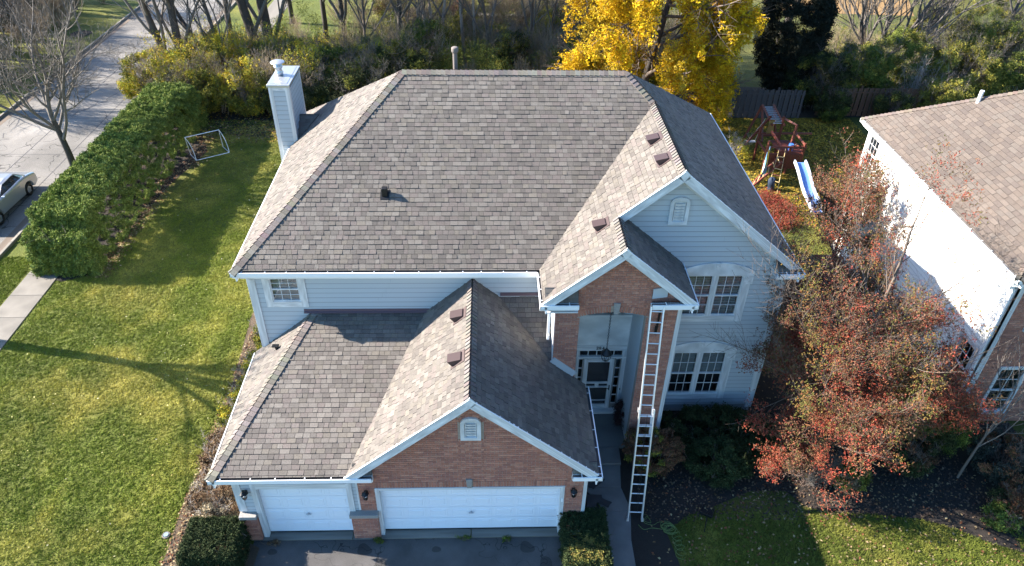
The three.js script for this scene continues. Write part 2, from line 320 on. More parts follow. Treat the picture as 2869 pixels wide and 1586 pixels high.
// ---- eave returns (little shingled roofs under the rakes)
function eaveReturn(x0, x1, zf, zb, y, rise) {
  const g0 = group('eave_return', house);
  const s = rise / (zf - zb); const S = slope('F', s, [V(x0, y, zf), V(x1, y, zf), V(x1, y + rise, zb), V(x0, y + rise, zb)]); const A = new Acc(), D = new Acc();
  D.prism(S.F, S.poly, () => -.01, -.06, [1, 1, 1], true); part('deck', D.geo(), M.deck, g0);
  for (const t of tiles(S.poly, .14, g => rr(g, .14, .28), gS)) { const B = new Acc(); const c = TONES[Math.floor(gS() * TONES.length)]; B.prism(S.F, t.poly, (u, v) => .012 * (1 - .7 * (v - t.y0) / .14), -.009, c); part('shingle', B.geo(), M.shingle, g0); }
  part('fascia', box(x0, x1, y - .3, y - .05, zb + .01, zb + .12), M.white, g0);
}
eaveReturn(-3.05, -2.545, K.zge - .15, .005, K.ye, .3); eaveReturn(2.705, 3.33, K.zge - .15, .005, K.ye - .04, .3);
eaveReturn(2.02, 2.925, -2.86, -3.095, K.ym, .36); eaveReturn(8.82, 9.4, -4.27, -4.69, K.ym, .22);

// ---- rakes: fascia board, soffit and frieze
function rake(A, B, zFront, zWall, parent = house) {
  const d = B.clone().sub(A).normalize(); const u = V(-d.y, d.x, 0); if (u.y < 0) u.negate();
  const a = A.clone().setZ(zFront), b = B.clone().setZ(zFront);
  const r = part('rake_board', bar(a, b, ZZ, u, -.03, .0, -.235, -.012), M.white, parent);
  part('drip_edge', bar(a, b, ZZ, u, -.05, .012, -.010, .004), M.gutter, r);
  part('soffit', bar(a, b, ZZ, u, zWall - zFront, -.032, -.20, -.18), M.white, r);
  part('frieze', bar(a.clone().setZ(zWall), b.clone().setZ(zWall), ZZ, u, .002, .045, -.36, -.202), M.white, r);
}
rake(V(-3.25, 2.925, 0), V(K.xa, K.ya, 0), K.zr + .02, .01); rake(V(3.37, 2.95, 0), V(K.xa, K.ya, 0), K.zr + .02, .01);
rake(V(K.xse, K.ym, 0), V(K.xs, K.ys, 0), K.zs + .03, -3.09); rake(V(K.xsr - .02, K.ym + .02, 0), V(K.xs, K.ys, 0), K.zs + .03, -3.09);
rake(V(K.xs - .05, K.ys - .04, 0), V(K.xg, K.yg, 0), -4.33, -4.68); rake(V(9.46, 6.27, 0), V(K.xg, K.yg, 0), -4.33, -4.68);

function apexFill(P, sl, sr, z) { const cl = Math.hypot(1, sl), cr = Math.hypot(1, sr), h = .235, w = .19; const pts = [[P.x, P.y + .05], [P.x - w / cl, P.y - w * sl / cl + .012], [P.x - w / cl + h * sl / cl, P.y - w * sl / cl - h / cl], [P.x, P.y - h * (cl + cr) / 2], [P.x + w / cr - h * sr / cr, P.y - w * sr / cr - h / cr], [P.x + w / cr, P.y - w * sr / cr + .012]].filter((p, i) => i !== 2 && i !== 4);
  const g = new THREE.ExtrudeGeometry(new THREE.Shape(pts.map(p => new THREE.Vector2(...p))), { depth: .033, bevelEnabled: false }); g.translate(0, 0, z - .0295); part('apex_block', g, M.white, house); }
apexFill(V(K.xa, K.ya, 0), .863, .85, K.zr + .02); apexFill(V(K.xs, K.ys, 0), .841, .84, K.zs + .03); apexFill(V(K.xg, K.yg, 0), .841, .8148, -4.33);

// ---- walls with holes, boards and bricks
function wallFrame(z) { return frame(V(0, 0, z), V(1, 0, 0), UP); }
function backing(F, poly, holes, th, mat, name = 'wall') { let ps = [poly]; for (const h of holes) ps = cut(ps, h); const A = new Acc(); for (const p of ps) A.prism(F, p, () => 0, -th, [1, 1, 1], true); return part(name, A.geo(), mat, house); }
const gB = rngOf(23);
const BR = [[0.589, 0.243, 0.159], [0.641, 0.276, 0.183], [0.549, 0.234, 0.159], [0.673, 0.304, 0.206], [0.517, 0.219, 0.159], [0.601, 0.263, 0.183], [0.693, 0.333, 0.226], [0.487, 0.209, 0.153]];
const brickAll = [];
function bricks(F, poly, holes, wallMesh, rowH = .0762, len = .215) {
  for (const t of tiles(poly, rowH, () => len, gB, .011, holes, len)) {
    let c = BR[Math.floor(gB() * BR.length)]; const k = rr(gB, .92, 1.08); let cx = 0, cy = 0; for (const q of t.poly) { cx += q[0]; cy += q[1]; } cx /= t.poly.length; cy /= t.poly.length;
    const P = F.at(cx, cy, 0); brickAll.push({ F, poly: t.poly, h: .007 + gB() * .004, col: c.map(v => v * k), wallMesh, score: area(t.poly) / P.distanceToSquared(CAM) });
  }
}
function oneBrick(F, poly, h, wallMesh) { const k = rr(gB, .85, 1.12); const c = BR[Math.floor(gB() * BR.length)]; let P = F.at(poly[0][0], poly[0][1], 0); brickAll.push({ F, poly, h, col: c.map(v => v * k), wallMesh, score: area(poly) / P.distanceToSquared(CAM) }); }
function boards(F, poly, holes, parent, expo = .165, mat = M.siding, joint = 3.6) {
  const g = rngOf(Math.floor(Math.abs(F.O.z * 97)) + 3);
  for (const t of tiles(poly, expo, () => rr(g, joint * .75, joint * 1.25), g, 0, holes)) { const A = new Acc(), q = half(half(t.poly, 1, 0, -(t.x0 + .002)), -1, 0, t.x0 + t.w - .002), hf = (x, y) => .03 * (1 - .9 * (y - t.y0) / expo); const lo = half(q, 0, -1, t.y0 + .013), hi = half(q, 0, 1, -t.y0 - .013); if (lo.length > 2) A.prism(F, lo, hf, -.004, [.5, .5, .52]); if (hi.length > 2) A.prism(F, hi, hf, -.004, [1, 1, 1]); if (!A.p.length) continue; part('siding_board', A.geo(), mat, parent); }  // darker lower strip paints in the shadow line under each lap
}
const arch = (x0, x1, y0, rise, n = 10) => { const o = []; const c = (x1 - x0) / 2, Rr = (c * c + rise * rise) / (2 * rise), m = (x0 + x1) / 2; for (let i = 0; i < n; i++) { const a = x0 + (x1 - x0) * i / n, b = x0 + (x1 - x0) * (i + 1) / n, xm = (a + b) / 2 - m; o.push([a - 1e-4, y0 - 1e-3, b + 1e-4, y0 + Math.sqrt(Rr * Rr - xm * xm) - (Rr - rise)]); } return o; };

// garage front wall
const zG = 0;
const FG = wallFrame(zG);
const gPoly = ccw([[-3.0, .08], [3.05, .08], [3.05, 2.95], [2.95, 3.1], [.05, 5.60], [-2.4, 3.5], [-3.0, 2.7]]);
const gHoles = [[-2.56, -1, 2.55, 2.22], [-.21, 4.12, .31, 4.8]];
const wG = backing(FG, gPoly, gHoles, .12, M.mortar);
bricks(FG, gPoly, [...gHoles, [-2.6, 2.2, 2.6, 2.44], [-.28, 4.03, .38, 4.95], [-.11, 2.2, .06, 2.56]], wG);
for (let i = 0; i < 70; i++) { const x = -2.6 + i * 5.2 / 70; if (x > -.13 && x < .05) continue; oneBrick(FG, [[x + .005, 2.222], [x + .069, 2.222], [x + .069, 2.432], [x + .005, 2.432]], .014, wG); }
// louvre: arch ring, frame, slats
for (let i = 0; i < 9; i++) { const a0 = Math.PI * (.14 + .72 * i / 9) + .01, a1 = Math.PI * (.14 + .72 * (i + 1) / 9) - .01, r0 = .30, r1 = .41, q = (a, r) => [.05 - Math.cos(a) * r, 4.59 + Math.sin(a) * r]; oneBrick(FG, ccw([q(a0, r0), q(a0, r1), q(a1, r1), q(a1, r0)]), .014, wG); }
for (let i = 0; i < 9; i++) oneBrick(FG, [[-.26 + i * .07, 4.02], [-.2 + i * .07, 4.02], [-.2 + i * .07, 4.1], [-.26 + i * .07, 4.1]], .014, wG);
function archShape(w, h, rise, inset = 0) { const s = new THREE.Shape(); const a = w / 2 - inset, y0 = inset, y1 = h - rise; s.moveTo(-a, y0); s.lineTo(a, y0); s.lineTo(a, y1); s.quadraticCurveTo(a, y1 + (rise - inset) * .95, 0, h - inset); s.quadraticCurveTo(-a, y1 + (rise - inset) * .95, -a, y1); s.closePath(); return s; }
function louvre(x, y, z, w, h, rise) {
  const g0 = group('louvre', house, x, y, z);
  const s = archShape(w, h, rise); s.holes.push(archShape(w, h, rise, .085));
  const fr = new THREE.ExtrudeGeometry(s, { depth: .07, bevelEnabled: true, bevelSize: .01, bevelThickness: .01, bevelSegments: 2, curveSegments: 12 }); part('frame', fr, M.white, g0);
  part('back_panel', new THREE.ExtrudeGeometry(archShape(w, h, rise, .07), { depth: .02, bevelEnabled: false }), M.white, g0);
  const n = Math.floor((h - .26) / .09); for (let i = 0; i < n; i++) { const b = new THREE.BoxGeometry(w * .5, .088, .01); b.rotateX(.3); b.translate(0, .16 + i * .09, .045); part('slat', b, M.white, g0); }
  part('slat_rail', merge([box(-w * .27, -w * .24, .1, h - .14, .02, .06), box(w * .24, w * .27, .1, h - .14, .02, .06)]), M.white, g0);
}
louvre(.05, 4.13, .0, .5, .78, .22);
// keystone, corner board, small-door wall
function keystone(x, y0, y1, z, wb, wt) { const s = new THREE.Shape(); s.moveTo(-wb / 2, y0); s.lineTo(wb / 2, y0); s.lineTo(wt / 2, y1); s.lineTo(-wt / 2, y1); s.closePath(); const g = new THREE.ExtrudeGeometry(s, { depth: .035, bevelEnabled: true, bevelSize: .004, bevelThickness: .006, bevelSegments: 1 }); g.translate(x, 0, z); part('keystone', g, M.stone, house); }
keystone(-.025, 2.22, 2.55, .012, .11, .17);
part('corner_board', box(3.055, 3.15, .1, 2.62, -.2, .02), M.white, house);
const wS = backing(wallFrame(-.02), ccw([[-6.25, .1], [-3.0, .1], [-3.0, 2.62], [-6.25, 2.62]]), [[-5.7, 0, -3.3, 2.25]], .1, M.wallback);
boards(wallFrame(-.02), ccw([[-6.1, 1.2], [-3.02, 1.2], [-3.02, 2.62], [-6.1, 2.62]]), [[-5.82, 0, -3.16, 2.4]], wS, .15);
part('corner_board', merge([box(-6.3, -6.09, 1.3, 2.62, -.02, .02), box(-6.3, -6.26, 1.3, 2.62, -.3, -.02)]), M.white, house);
part('door_trim', merge([box(-5.83, -5.69, .14, 2.44, -.12, .035), box(-3.31, -3.16, .14, 2.44, -.12, .035), box(-5.69, -3.31, 2.245, 2.44, -.12, .035), box(-3.05, -3.0, 1.3, 2.62, -.01, .02)]), M.white, house);
part('door_trim', merge([box(-2.56, -2.45, .14, 2.2, -.17, .022), box(2.45, 2.55, .14, 2.2, -.17, .022), box(-2.45, 2.45, 2.115, 2.2, -.17, .022)]), M.white, house);
// brick piers with stone ledges
function pier(x0, x1, z1, y1, ledge) {
  const m = part('pier', box(x0, x1, .08, y1, -.1, z1), M.mortar, house);
  bricks(wallFrame(z1), ccw([[x0, .12], [x1, .12], [x1, y1], [x0, y1]]), [], m);
  const FL = frame(V(x0, 0, 0), ZZ, UP); // -x face
  bricks(frame(V(x0, 0, 0), V(0, 0, 1), UP), ccw([[-.1, .12], [z1, .12], [z1, y1], [-.1, y1]]), [], m);
  bricks(frame(V(x1, 0, 0), V(0, 0, -1), UP), ccw([[-z1, .12], [.0, .12], [.0, y1], [-z1, y1]]), [], m);
  if (ledge) part('stone_ledge', rbox(x1 - x0 + .07, .13, z1 + .18, .018, (x0 + x1) / 2, y1 + .066, (z1 - .02) / 2 + .01), M.stone, house);
}
pier(-6.26, -5.86, .1, 1.13, true); pier(-3.28, -2.56, .1, 1.13, true);
part('foundation', merge([box(-3.34, -2.56, .05, .13, -.1, .13), box(2.56, 3.2, .05, .13, -.1, .06)]), M.concrete, house);

// garage doors
function garageDoor(x0, x1, y0, y1, z, cols, rows) {
  const g0 = group('garage_door', house, 0, 0, z); const sh = (y1 - y0) / rows, pw = (x1 - x0) / cols;
  const pan = (() => { const w = pw - .1, h = sh - .13; const s = new THREE.Shape(); s.moveTo(-w / 2, -h / 2); s.lineTo(w / 2, -h / 2); s.lineTo(w / 2, h / 2); s.lineTo(-w / 2, h / 2); s.closePath(); const hole = new THREE.Path(); const i = .035; hole.moveTo(-w / 2 + i, -h / 2 + i); hole.lineTo(-w / 2 + i, h / 2 - i); hole.lineTo(w / 2 - i, h / 2 - i); hole.lineTo(w / 2 - i, -h / 2 + i); hole.closePath(); s.holes.push(hole); const a = new THREE.ExtrudeGeometry(s, { depth: .002, bevelEnabled: true, bevelSize: .006, bevelThickness: .003, bevelSegments: 1 }); const b = rbox(w - .13, h - .13, .016, .006, 0, 0, .001); return merge([a, b]); })();
  for (let r = 0; r < rows; r++) {
    const sec = part('door_section', box(x0, x1, y0 + r * sh + .005, y0 + (r + 1) * sh - .005, -.05, 0), M.door, g0);
    for (let c = 0; c < cols; c++) { const m = part('door_panel', pan, M.door, sec); m.position.set(x0 + (c + .5) * pw, y0 + (r + .5) * sh, .0); }
  }
  part('backing', box(x0, x1, y0, y1, -.08, -.055), M.wallback, g0);
  part('handle', merge([rbox(.14, .035, .03, .01, (x0 + x1) / 2, y0 + sh * 1.55, .04), rbox(.035, .1, .03, .01, (x0 + x1) / 2, y0 + sh * 1.55 + .02, .035), rbox(.05, .05, .03, .01, (x0 + x1) / 2, y0 + sh * 1.55, .02)]), M.steel, g0);
  part('weather_strip', box(x0, x1, y0 - .025, y0 - .002, -.05, .01), M.black, g0);
}
garageDoor(-5.69, -3.31, .175, 2.245, -.13, 4, 4); garageDoor(-2.45, 2.45, .175, 2.115, -.15, 8, 4);
part('garage_wall', merge([box(-6.26, -6.16, .0, 2.7, -4.6, -.03), box(3.02, 3.12, 0, 2.75, -3.2, -.13), box(-6.1, 3, 0, 4, -4.9, -4.75)]), M.plain, house);
part('light_switch', rbox(.04, .14, .02, .006, 2.5, 1.62, .03), M.gutter, house);

// coach lanterns beside the doors
function lantern(parent, x, y, z) {
  const g0 = group('coach_lantern', parent, x, y, z);
  part('wall_plate', merge([rbox(.1, .16, .02, .008, 0, 0, .012), rod(V(0, .02, .02), V(0, .06, .13), .012, .012, 8)]), M.black, g0);
  part('lantern_roof', merge([new THREE.ConeGeometry(.105, .09, 6).translate(0, .16, .15), new THREE.CylinderGeometry(.02, .03, .05, 8).translate(0, .225, .15)]), M.black, g0);
  part('glass_body', new THREE.CylinderGeometry(.09, .055, .2, 6, 1, true).translate(0, .015, .15), M.glass, g0);
  const b = []; for (let i = 0; i < 6; i++) { const a = i * Math.PI / 3; b.push(rod(V(Math.sin(a) * .055, -.085, .15 + Math.cos(a) * .055), V(Math.sin(a) * .09, .115, .15 + Math.cos(a) * .09), .007, .007, 4)); }
  b.push(new THREE.CylinderGeometry(.06, .03, .04, 6).translate(0, -.1, .15), new THREE.SphereGeometry(.016, 8, 6).translate(0, -.14, .15)); part('lantern_cage', merge(b), M.black, g0);
  part('bulb', new THREE.SphereGeometry(.03, 10, 8).translate(0, .0, .15), M.white, g0);
}
lantern(house, -5.97, 2.13, .015); lantern(house, -2.79, 2.05, .015); lantern(house, 2.78, 2.05, .015);

// ---- windows
function hungWindow(parent, x0, x1, y0, y1, z, cols, rows, o = {}) {
  const w = x1 - x0, h = y1 - y0, g0 = group('window', parent, (x0 + x1) / 2, y0, z, 0), q = .035;
  part('sash', merge([box(-w / 2, -w / 2 + q, 0, h, -.05, .02), box(w / 2 - q, w / 2, 0, h, -.05, .02), box(-w / 2 + q, w / 2 - q, 0, q, -.05, .02), box(-w / 2 + q, w / 2 - q, h - q, h, -.05, .02), box(-w / 2 + q, w / 2 - q, h * .5 - .022, h * .5 + .022, -.04, .025)]), M.white, g0);
  for (const [a, b] of [[q, h / 2 - .022], [h / 2 + .022, h - q]]) {
    for (let c = 1; c < cols; c++) { const x = -w / 2 + q + (w - 2 * q) * c / cols; part('muntin', box(x - .008, x + .008, a, b, -.018, .002), M.white, g0); }
    for (let r = 1; r < rows; r++) { const y = a + (b - a) * r / rows; part('muntin', box(-w / 2 + q, w / 2 - q, y - .008, y + .008, -.0175, .0025), M.white, g0); }
    part('pane', box(-w / 2 + q - .005, w / 2 - q + .005, a - .005, b + .005, -.012, -.0115).translate(0, 0, 0), M.glass, g0);
  }
  part('recess', merge([box(-w / 2 - .02, w / 2 + .02, -.02, h + .02, -.62, -.6), box(-w / 2 - .03, -w / 2 - .01, 0, h, -.6, -.055), box(w / 2 + .01, w / 2 + .03, 0, h, -.6, -.055), box(-w / 2, w / 2, -.03, -.01, -.6, -.055), box(-w / 2, w / 2, h + .01, h + .03, -.6, -.055)]), o.room || M.room, g0);
  const bl = []; const yb = h * (1 - (o.blind ?? .5)); for (let y = yb + .03; y < h - .04; y += .062) { const s = new THREE.BoxGeometry(w - .08, .004, .045); s.rotateX(o.tilt ?? .35); s.translate(0, y, -.09); bl.push(s); }
  if (bl.length) part('blind', merge(bl), M.blind, g0);
}
function windowTrim(parent, x0, x1, y0, y1, z, w, archRise, drop) {
  const b = [box(x0 - w, x0 - .001, y0 - w, y1, z - .1, z + .045), box(x1 + .001, x1 + w, y0 - w, y1, z - .1, z + .045), box(x0, x1, y0 - w, y0 - .001, z - .1, z + .045)];
  if (!archRise) b.push(box(x0 - w, x1 + w, y1 + .001, y1 + w, z - .1, z + .045));
  else {
    const s = new THREE.Shape(); const a = (x1 - x0) / 2 + w + .05; s.moveTo(-a, 0); s.lineTo(a, 0); s.lineTo(a, drop); s.quadraticCurveTo(a * .55, archRise + .01, 0, archRise + .01); s.quadraticCurveTo(-a * .55, archRise + .01, -a, drop); s.closePath();
    const g = new THREE.ExtrudeGeometry(s, { depth: .05, bevelEnabled: true, bevelSize: .008, bevelThickness: .01, bevelSegments: 1, curveSegments: 16 }); g.translate((x0 + x1) / 2, y1 + .01, z + .0); b.push(g);
    b.push(box(x0 - w - .05, x0 - .02, y1 - .3, y1 + .005, z + .046, z + .06), box(x1 + .02, x1 + w + .05, y1 - .3, y1 + .005, z + .046, z + .06));
    b.push(rbox(.15, .16, .1, .01, (x0 + x1) / 2, y1 + archRise - .05, z + .03));
  }
  part('window_trim', merge(b), M.white, parent);
}
// upper left wall
const FU = wallFrame(-4.6); const uHole = [-5.8, 4.98, -4.98, 5.84];
const uPoly = ccw([[-6.375, 2.85], [2.35, 2.85], [2.35, 5.93], [-6.375, 5.93]]);
const wU = backing(FU, uPoly, [uHole], .12, M.wallback);
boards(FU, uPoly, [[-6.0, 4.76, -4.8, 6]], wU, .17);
hungWindow(house, -5.8, -4.98, 4.98, 5.84, -4.6, 3, 2, { blind: 1, tilt: .5 });
windowTrim(house, -5.8, -4.98, 4.98, 5.84, -4.6, .2);
part('corner_board', merge([box(-6.42, -6.2, 3.1, 5.9, -4.6, -4.55), box(-6.42, -6.376, 3.1, 5.9, -4.85, -4.601)]), M.white, house);
part('frieze', box(-6.375, 1.85, 5.8, 5.9, -4.585, -4.55), M.white, house);
part('flashing', merge([box(-4.95, -1.25, 4.60, 4.68, -4.6, -4.56), bar(V(-4.95, 4.61, -4.56), V(-1.25, 4.61, -4.56), V(0, -.32, .95), UP, 0, .07, -.01, .004), box(.85, 2.33, 5.16, 5.26, -4.6, -4.55)]), M.flash, house);
// right gable wall
const FR = wallFrame(-4.7); const rPoly = ccw([[4.3, .25], [9.32, .25], [9.32, 6.0], [9.2, 6.28], [5.656, 9.16], [4.3, 8.0]]);
const rHoles = [[6.36, 4.28, 8.02, 5.79], [6.4, .94, 8.09, 2.77]];
const wR = backing(FR, ccw([[5.0, .1], [9.32, .1], [9.32, 6.0], [9.2, 6.28], [5.656, 9.16], [4.3, 8.0], [4.9, 5.9]].filter((p, i) => i !== 6)), rHoles, .12, M.wallback);
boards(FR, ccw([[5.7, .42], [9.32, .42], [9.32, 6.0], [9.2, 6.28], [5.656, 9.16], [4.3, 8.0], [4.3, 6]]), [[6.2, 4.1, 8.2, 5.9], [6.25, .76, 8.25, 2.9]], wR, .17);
for (const [y0, y1, a, b2] of [[4.28, 5.79, .45, 0], [.94, 2.77, .45, 1]]) {
  const X0 = b2 ? 6.4 : 6.36, X1 = b2 ? 8.09 : 8.02, m = (X0 + X1) / 2;
  hungWindow(house, X0, m - .06, y0, y1, -4.7, 3, 2 + (b2 ? 1 : 0) * 0 + 0, { blind: b2 ? .5 : .97, tilt: .25 });
  hungWindow(house, m + .06, X1, y0, y1, -4.7, 3, 2, { blind: b2 ? .5 : .97, tilt: .25 });
  part('window_mullion', box(m - .06, m + .06, y0, y1, -4.8, -4.66), M.white, house);
  windowTrim(house, X0, X1, y0, y1, -4.7, .23, .44, .16);
}
louvre(5.75, 7.58, -4.69, .52, .85, .2);
part('corner_board', merge([box(9.14, 9.36, .3, 5.95, -4.7, -4.655), box(9.32, 9.362, .3, 5.95, -4.95, -4.701)]), M.white, house);
part('foundation', box(5.7, 9.34, .0, .42, -4.9, -4.72), M.concrete, house);
part('wall', merge([box(-6.375, -6.27, 0, 5.95, -15, -4.72), box(9.22, 9.32, 0, 5.95, -15, -4.83), box(-6.375, 9.32, 0, 5.95, -15.1, -15.0)]), M.plain, house);

// ---- brick entry bay
const FE = wallFrame(-3.1);
const ePoly = ccw([[2.35, .15], [5.73, .15], [5.73, 6.2], [4.027, 7.78], [2.35, 6.37]]);
const eArch = arch(3.03, 4.88, 5.56, .14);
const eHoles = [[3.03, -1, 4.88, 5.562], ...eArch];
const wE = backing(FE, ePoly, eHoles, .22, M.mortar);
bricks(FE, ePoly, [[3.03, -1, 4.88, 5.562], ...arch(2.95, 4.96, 5.56, .36).map(h => [h[0], 5.5, h[2], h[3]])].concat([[3.95, 5.6, 4.1, 6.03]]), wE);
{ const n = 30, c = 3.955, hw = .925, ri = .14, Rr = (hw * hw + ri * ri) / (2 * ri), cy = 5.56 + ri - Rr, a0 = Math.asin(hw / Rr); for (let i = 0; i < n; i++) { const t0 = -a0 - .06 + (2 * a0 + .12) * i / n + .003, t1 = -a0 - .06 + (2 * a0 + .12) * (i + 1) / n - .003; if (Math.abs((t0 + t1) / 2) * Rr < .08) continue; const p = (t, r) => [c + Math.sin(t) * r, cy + Math.cos(t) * r]; oneBrick(FE, ccw([p(t0, Rr + .004), p(t1, Rr + .004), p(t1, Rr + .215), p(t0, Rr + .215)]), .02, wE); } }
keystone(4.02, 5.66, 6.03, -3.085, .13, .18);
part('corner_board', merge([box(5.732, 5.85, .2, 6.1, -3.3, -3.08), box(5.74, 5.84, .2, 6.1, -4.69, -3.301)]), M.white, house);
const wEs = part('entry_wall', merge([box(2.35, 2.5, .1, 6.1, -4.59, -3.33), box(4.88, 5.02, .2, 5.8, -4.69, -3.33), box(2.95, 3.03, .2, 5.8, -4.69, -3.33)]), M.plain, house);
part('corner_board', box(2.325, 2.349, 3.5, 5.85, -3.5, -3.1), M.white, house);
boards(frame(V(2.35, 0, 0), V(0, 0, 1), UP), ccw([[-4.58, 3.2], [-3.5, 3.2], [-3.5, 5.9], [-4.58, 5.9]]), [], wEs, .165, M.sidingWhiteOrSunlit);  // sun-facing side: sunlight put into a paler siding colour
part('porch_ceiling', box(2.5, 5.0, 5.76, 5.8, -4.69, -3.33), M.soffit, house);
part('frieze', bar(V(2.36, 4.0, -3.085), V(3.05, 3.42, -3.085), ZZ, V(.64, .77, 0), -.005, .025, -.17, .06), M.plain, house);
// back wall of the porch: panel, transoms, door, sidelights
const zP = -4.7;
part('entry_panel', merge([box(3.03, 4.88, 3.1, 4.28, zP - .05, zP + .03), box(3.03, 4.88, 2.86, 3.08, zP - .05, zP + .02), box(3.03, 3.32, 0.2, 2.86, zP - .06, zP - .01), box(4.86, 4.9, .2, 4.3, zP - .03, zP + .05), box(3.03, 4.88, 4.28, 4.34, zP - .05, zP + .07), box(3.03, 4.88, 5.35, 5.8, zP - .05, zP), box(3.03, 4.88, 2.56, 2.62, zP - .05, zP + .05), box(4.75, 4.87, .2, 2.86, zP - .05, zP + .04), box(3.3, 3.38, .2, 2.86, zP - .05, zP + .04)]), M.white, house);
function lightStrip(x0, x1, y0, y1, n, vertical) { const g0 = group('transom', house); part('recess', merge([box(x0, x1, y0, y1, zP - .4, zP - .38), box(x0, x1, y0 - .02, y0, zP - .38, zP - .06), box(x0, x1, y1, y1 + .02, zP - .38, zP - .06)]), M.room, g0); part('pane', box(x0, x1, y0, y1, zP - .012, zP - .0115), M.glass, g0); for (let i = 0; i <= n; i++) { if (vertical) { const y = y0 + (y1 - y0) * i / n; part('muntin', box(x0, x1, y - .012, y + .012, zP - .02, zP + .01), M.white, g0); } else { const x = x0 + (x1 - x0) * i / n; part('muntin', box(x - .012, x + .012, y0, y1, zP - .02, zP + .01), M.white, g0); } } }
lightStrip(3.38, 4.75, 2.64, 2.83, 5); lightStrip(3.2, 4.75, 4.36, 5.3, 6); lightStrip(4.57, 4.72, .5, 2.5, 5, true); lightStrip(3.38, 3.5, .5, 2.5, 5, true);
part('sidelight_frame', merge([box(4.53, 4.57, .3, 2.56, zP - .05, zP + .03), box(4.72, 4.76, .3, 2.56, zP - .05, zP + .03), box(3.5, 3.55, .3, 2.56, zP - .05, zP + .03), box(4.57, 4.72, .3, .5, zP - .05, zP + .02), box(3.38, 3.5, .3, .5, zP - .05, zP + .02)]), M.stone, house);
{ const d = group('front_door', house, 0, 0, zP); const x0 = 3.56, x1 = 4.52, y0 = .3, y1 = 2.5;
  part('storm_frame', merge([box(x0, x0 + .13, y0, y1, -.04, .02), box(x1 - .13, x1, y0, y1, -.04, .02), box(x0 + .13, x1 - .13, y0, y0 + .14, -.04, .02), box(x0 + .13, x1 - .13, y1 - .13, y1, -.04, .02), box(x0 + .13, x1 - .13, 1.42, 1.47, -.04, .02), box(x0 + .13, x1 - .13, 1.24, 1.27, -.04, .02), box(x0 + .13, x1 - .13, .62, .64, -.04, .0), box(x0 + .42, x0 + .54, 1.28, 1.42, -.03, .015)]), M.white, d);
  part('door_leaf', box(x0 + .1, x1 - .1, y0 + .1, y1 - .1, -.12, -.08), M.screen, d); part('pane', box(x0 + .12, x1 - .12, y0 + .12, y1 - .12, -.02, -.0195), M.glass, d);
  part('handle', merge([rbox(.03, .22, .04, .01, x1 - .07, 1.25, .035), rod(V(x1 - .07, 1.22, .05), V(x1 - .18, 1.22, .06), .012, .012, 6)]), M.black, d);
  part('doorbell', rbox(.03, .07, .02, .006, 4.81, 1.2, .05), M.black, d); }
part('sill', box(3.4, 4.8, .19, .29, zP - .05, zP + .2), M.white, house);
// house number (partly behind the lamp)
{ const font = await new FontLoader().loadAsync('fonts/droid/droid_serif_bold.typeface.json'); const tg = new TextGeometry('28', { font, size: .11, depth: .012, curveSegments: 4 }); tg.translate(3.89, 2.92, zP + .021); part('house_number', tg, M.black, house);
  const t4 = new TextGeometry('4', { font, size: .11, depth: .012, curveSegments: 4 }); t4.translate(4.075, 2.92, zP + .021); part('house_number', t4, M.black, house); }
// damaged right return: open box under the rake
part('damaged_return', merge([box(4.93, 5.55, 6.0, 6.03, -3.08, -2.86), bar(V(4.95, 6.30, -3.07), V(5.35, 6.36, -3.07), ZZ, UP, 0, .03, -.1, .22)]), M.plain, house);
part('loose_fascia', bar(V(5.28, 6.02, -2.80), V(6.1, 6.06, -2.78), ZZ, UP, 0, .025, 0, .17), M.door, house);
part('open_cavity', box(4.96, 5.9, 6.05, 6.08, -3.06, -2.9), M.black, house);
part('black_bracket', merge([plank(V(5.21, 6.05, -2.98), V(5.2, 5.15, -3.02), .09, .04, ZZ), rbox(.07, .26, .06, .01, 5.19, 5.1, -3.03)]), M.black, house);
part('porch_box', rbox(.09, .13, .06, .01, 5.3, 5.82, -3.04), M.gutter, house);
// emit all bricks
brickAll.sort((a, b) => b.score - a.score);
{ const field = new Acc(); brickAll.forEach((b, i) => { const A = i < 300 ? new Acc() : field; A.prism(b.F, b.poly, () => b.h, -.002, b.col); if (i < 300) part('brick', A.geo(), M.brick, b.wallMesh); }); part('brick_field', field.geo(), M.brick, house).userData.kind = 'stuff'; console.log('bricks', brickAll.length); }

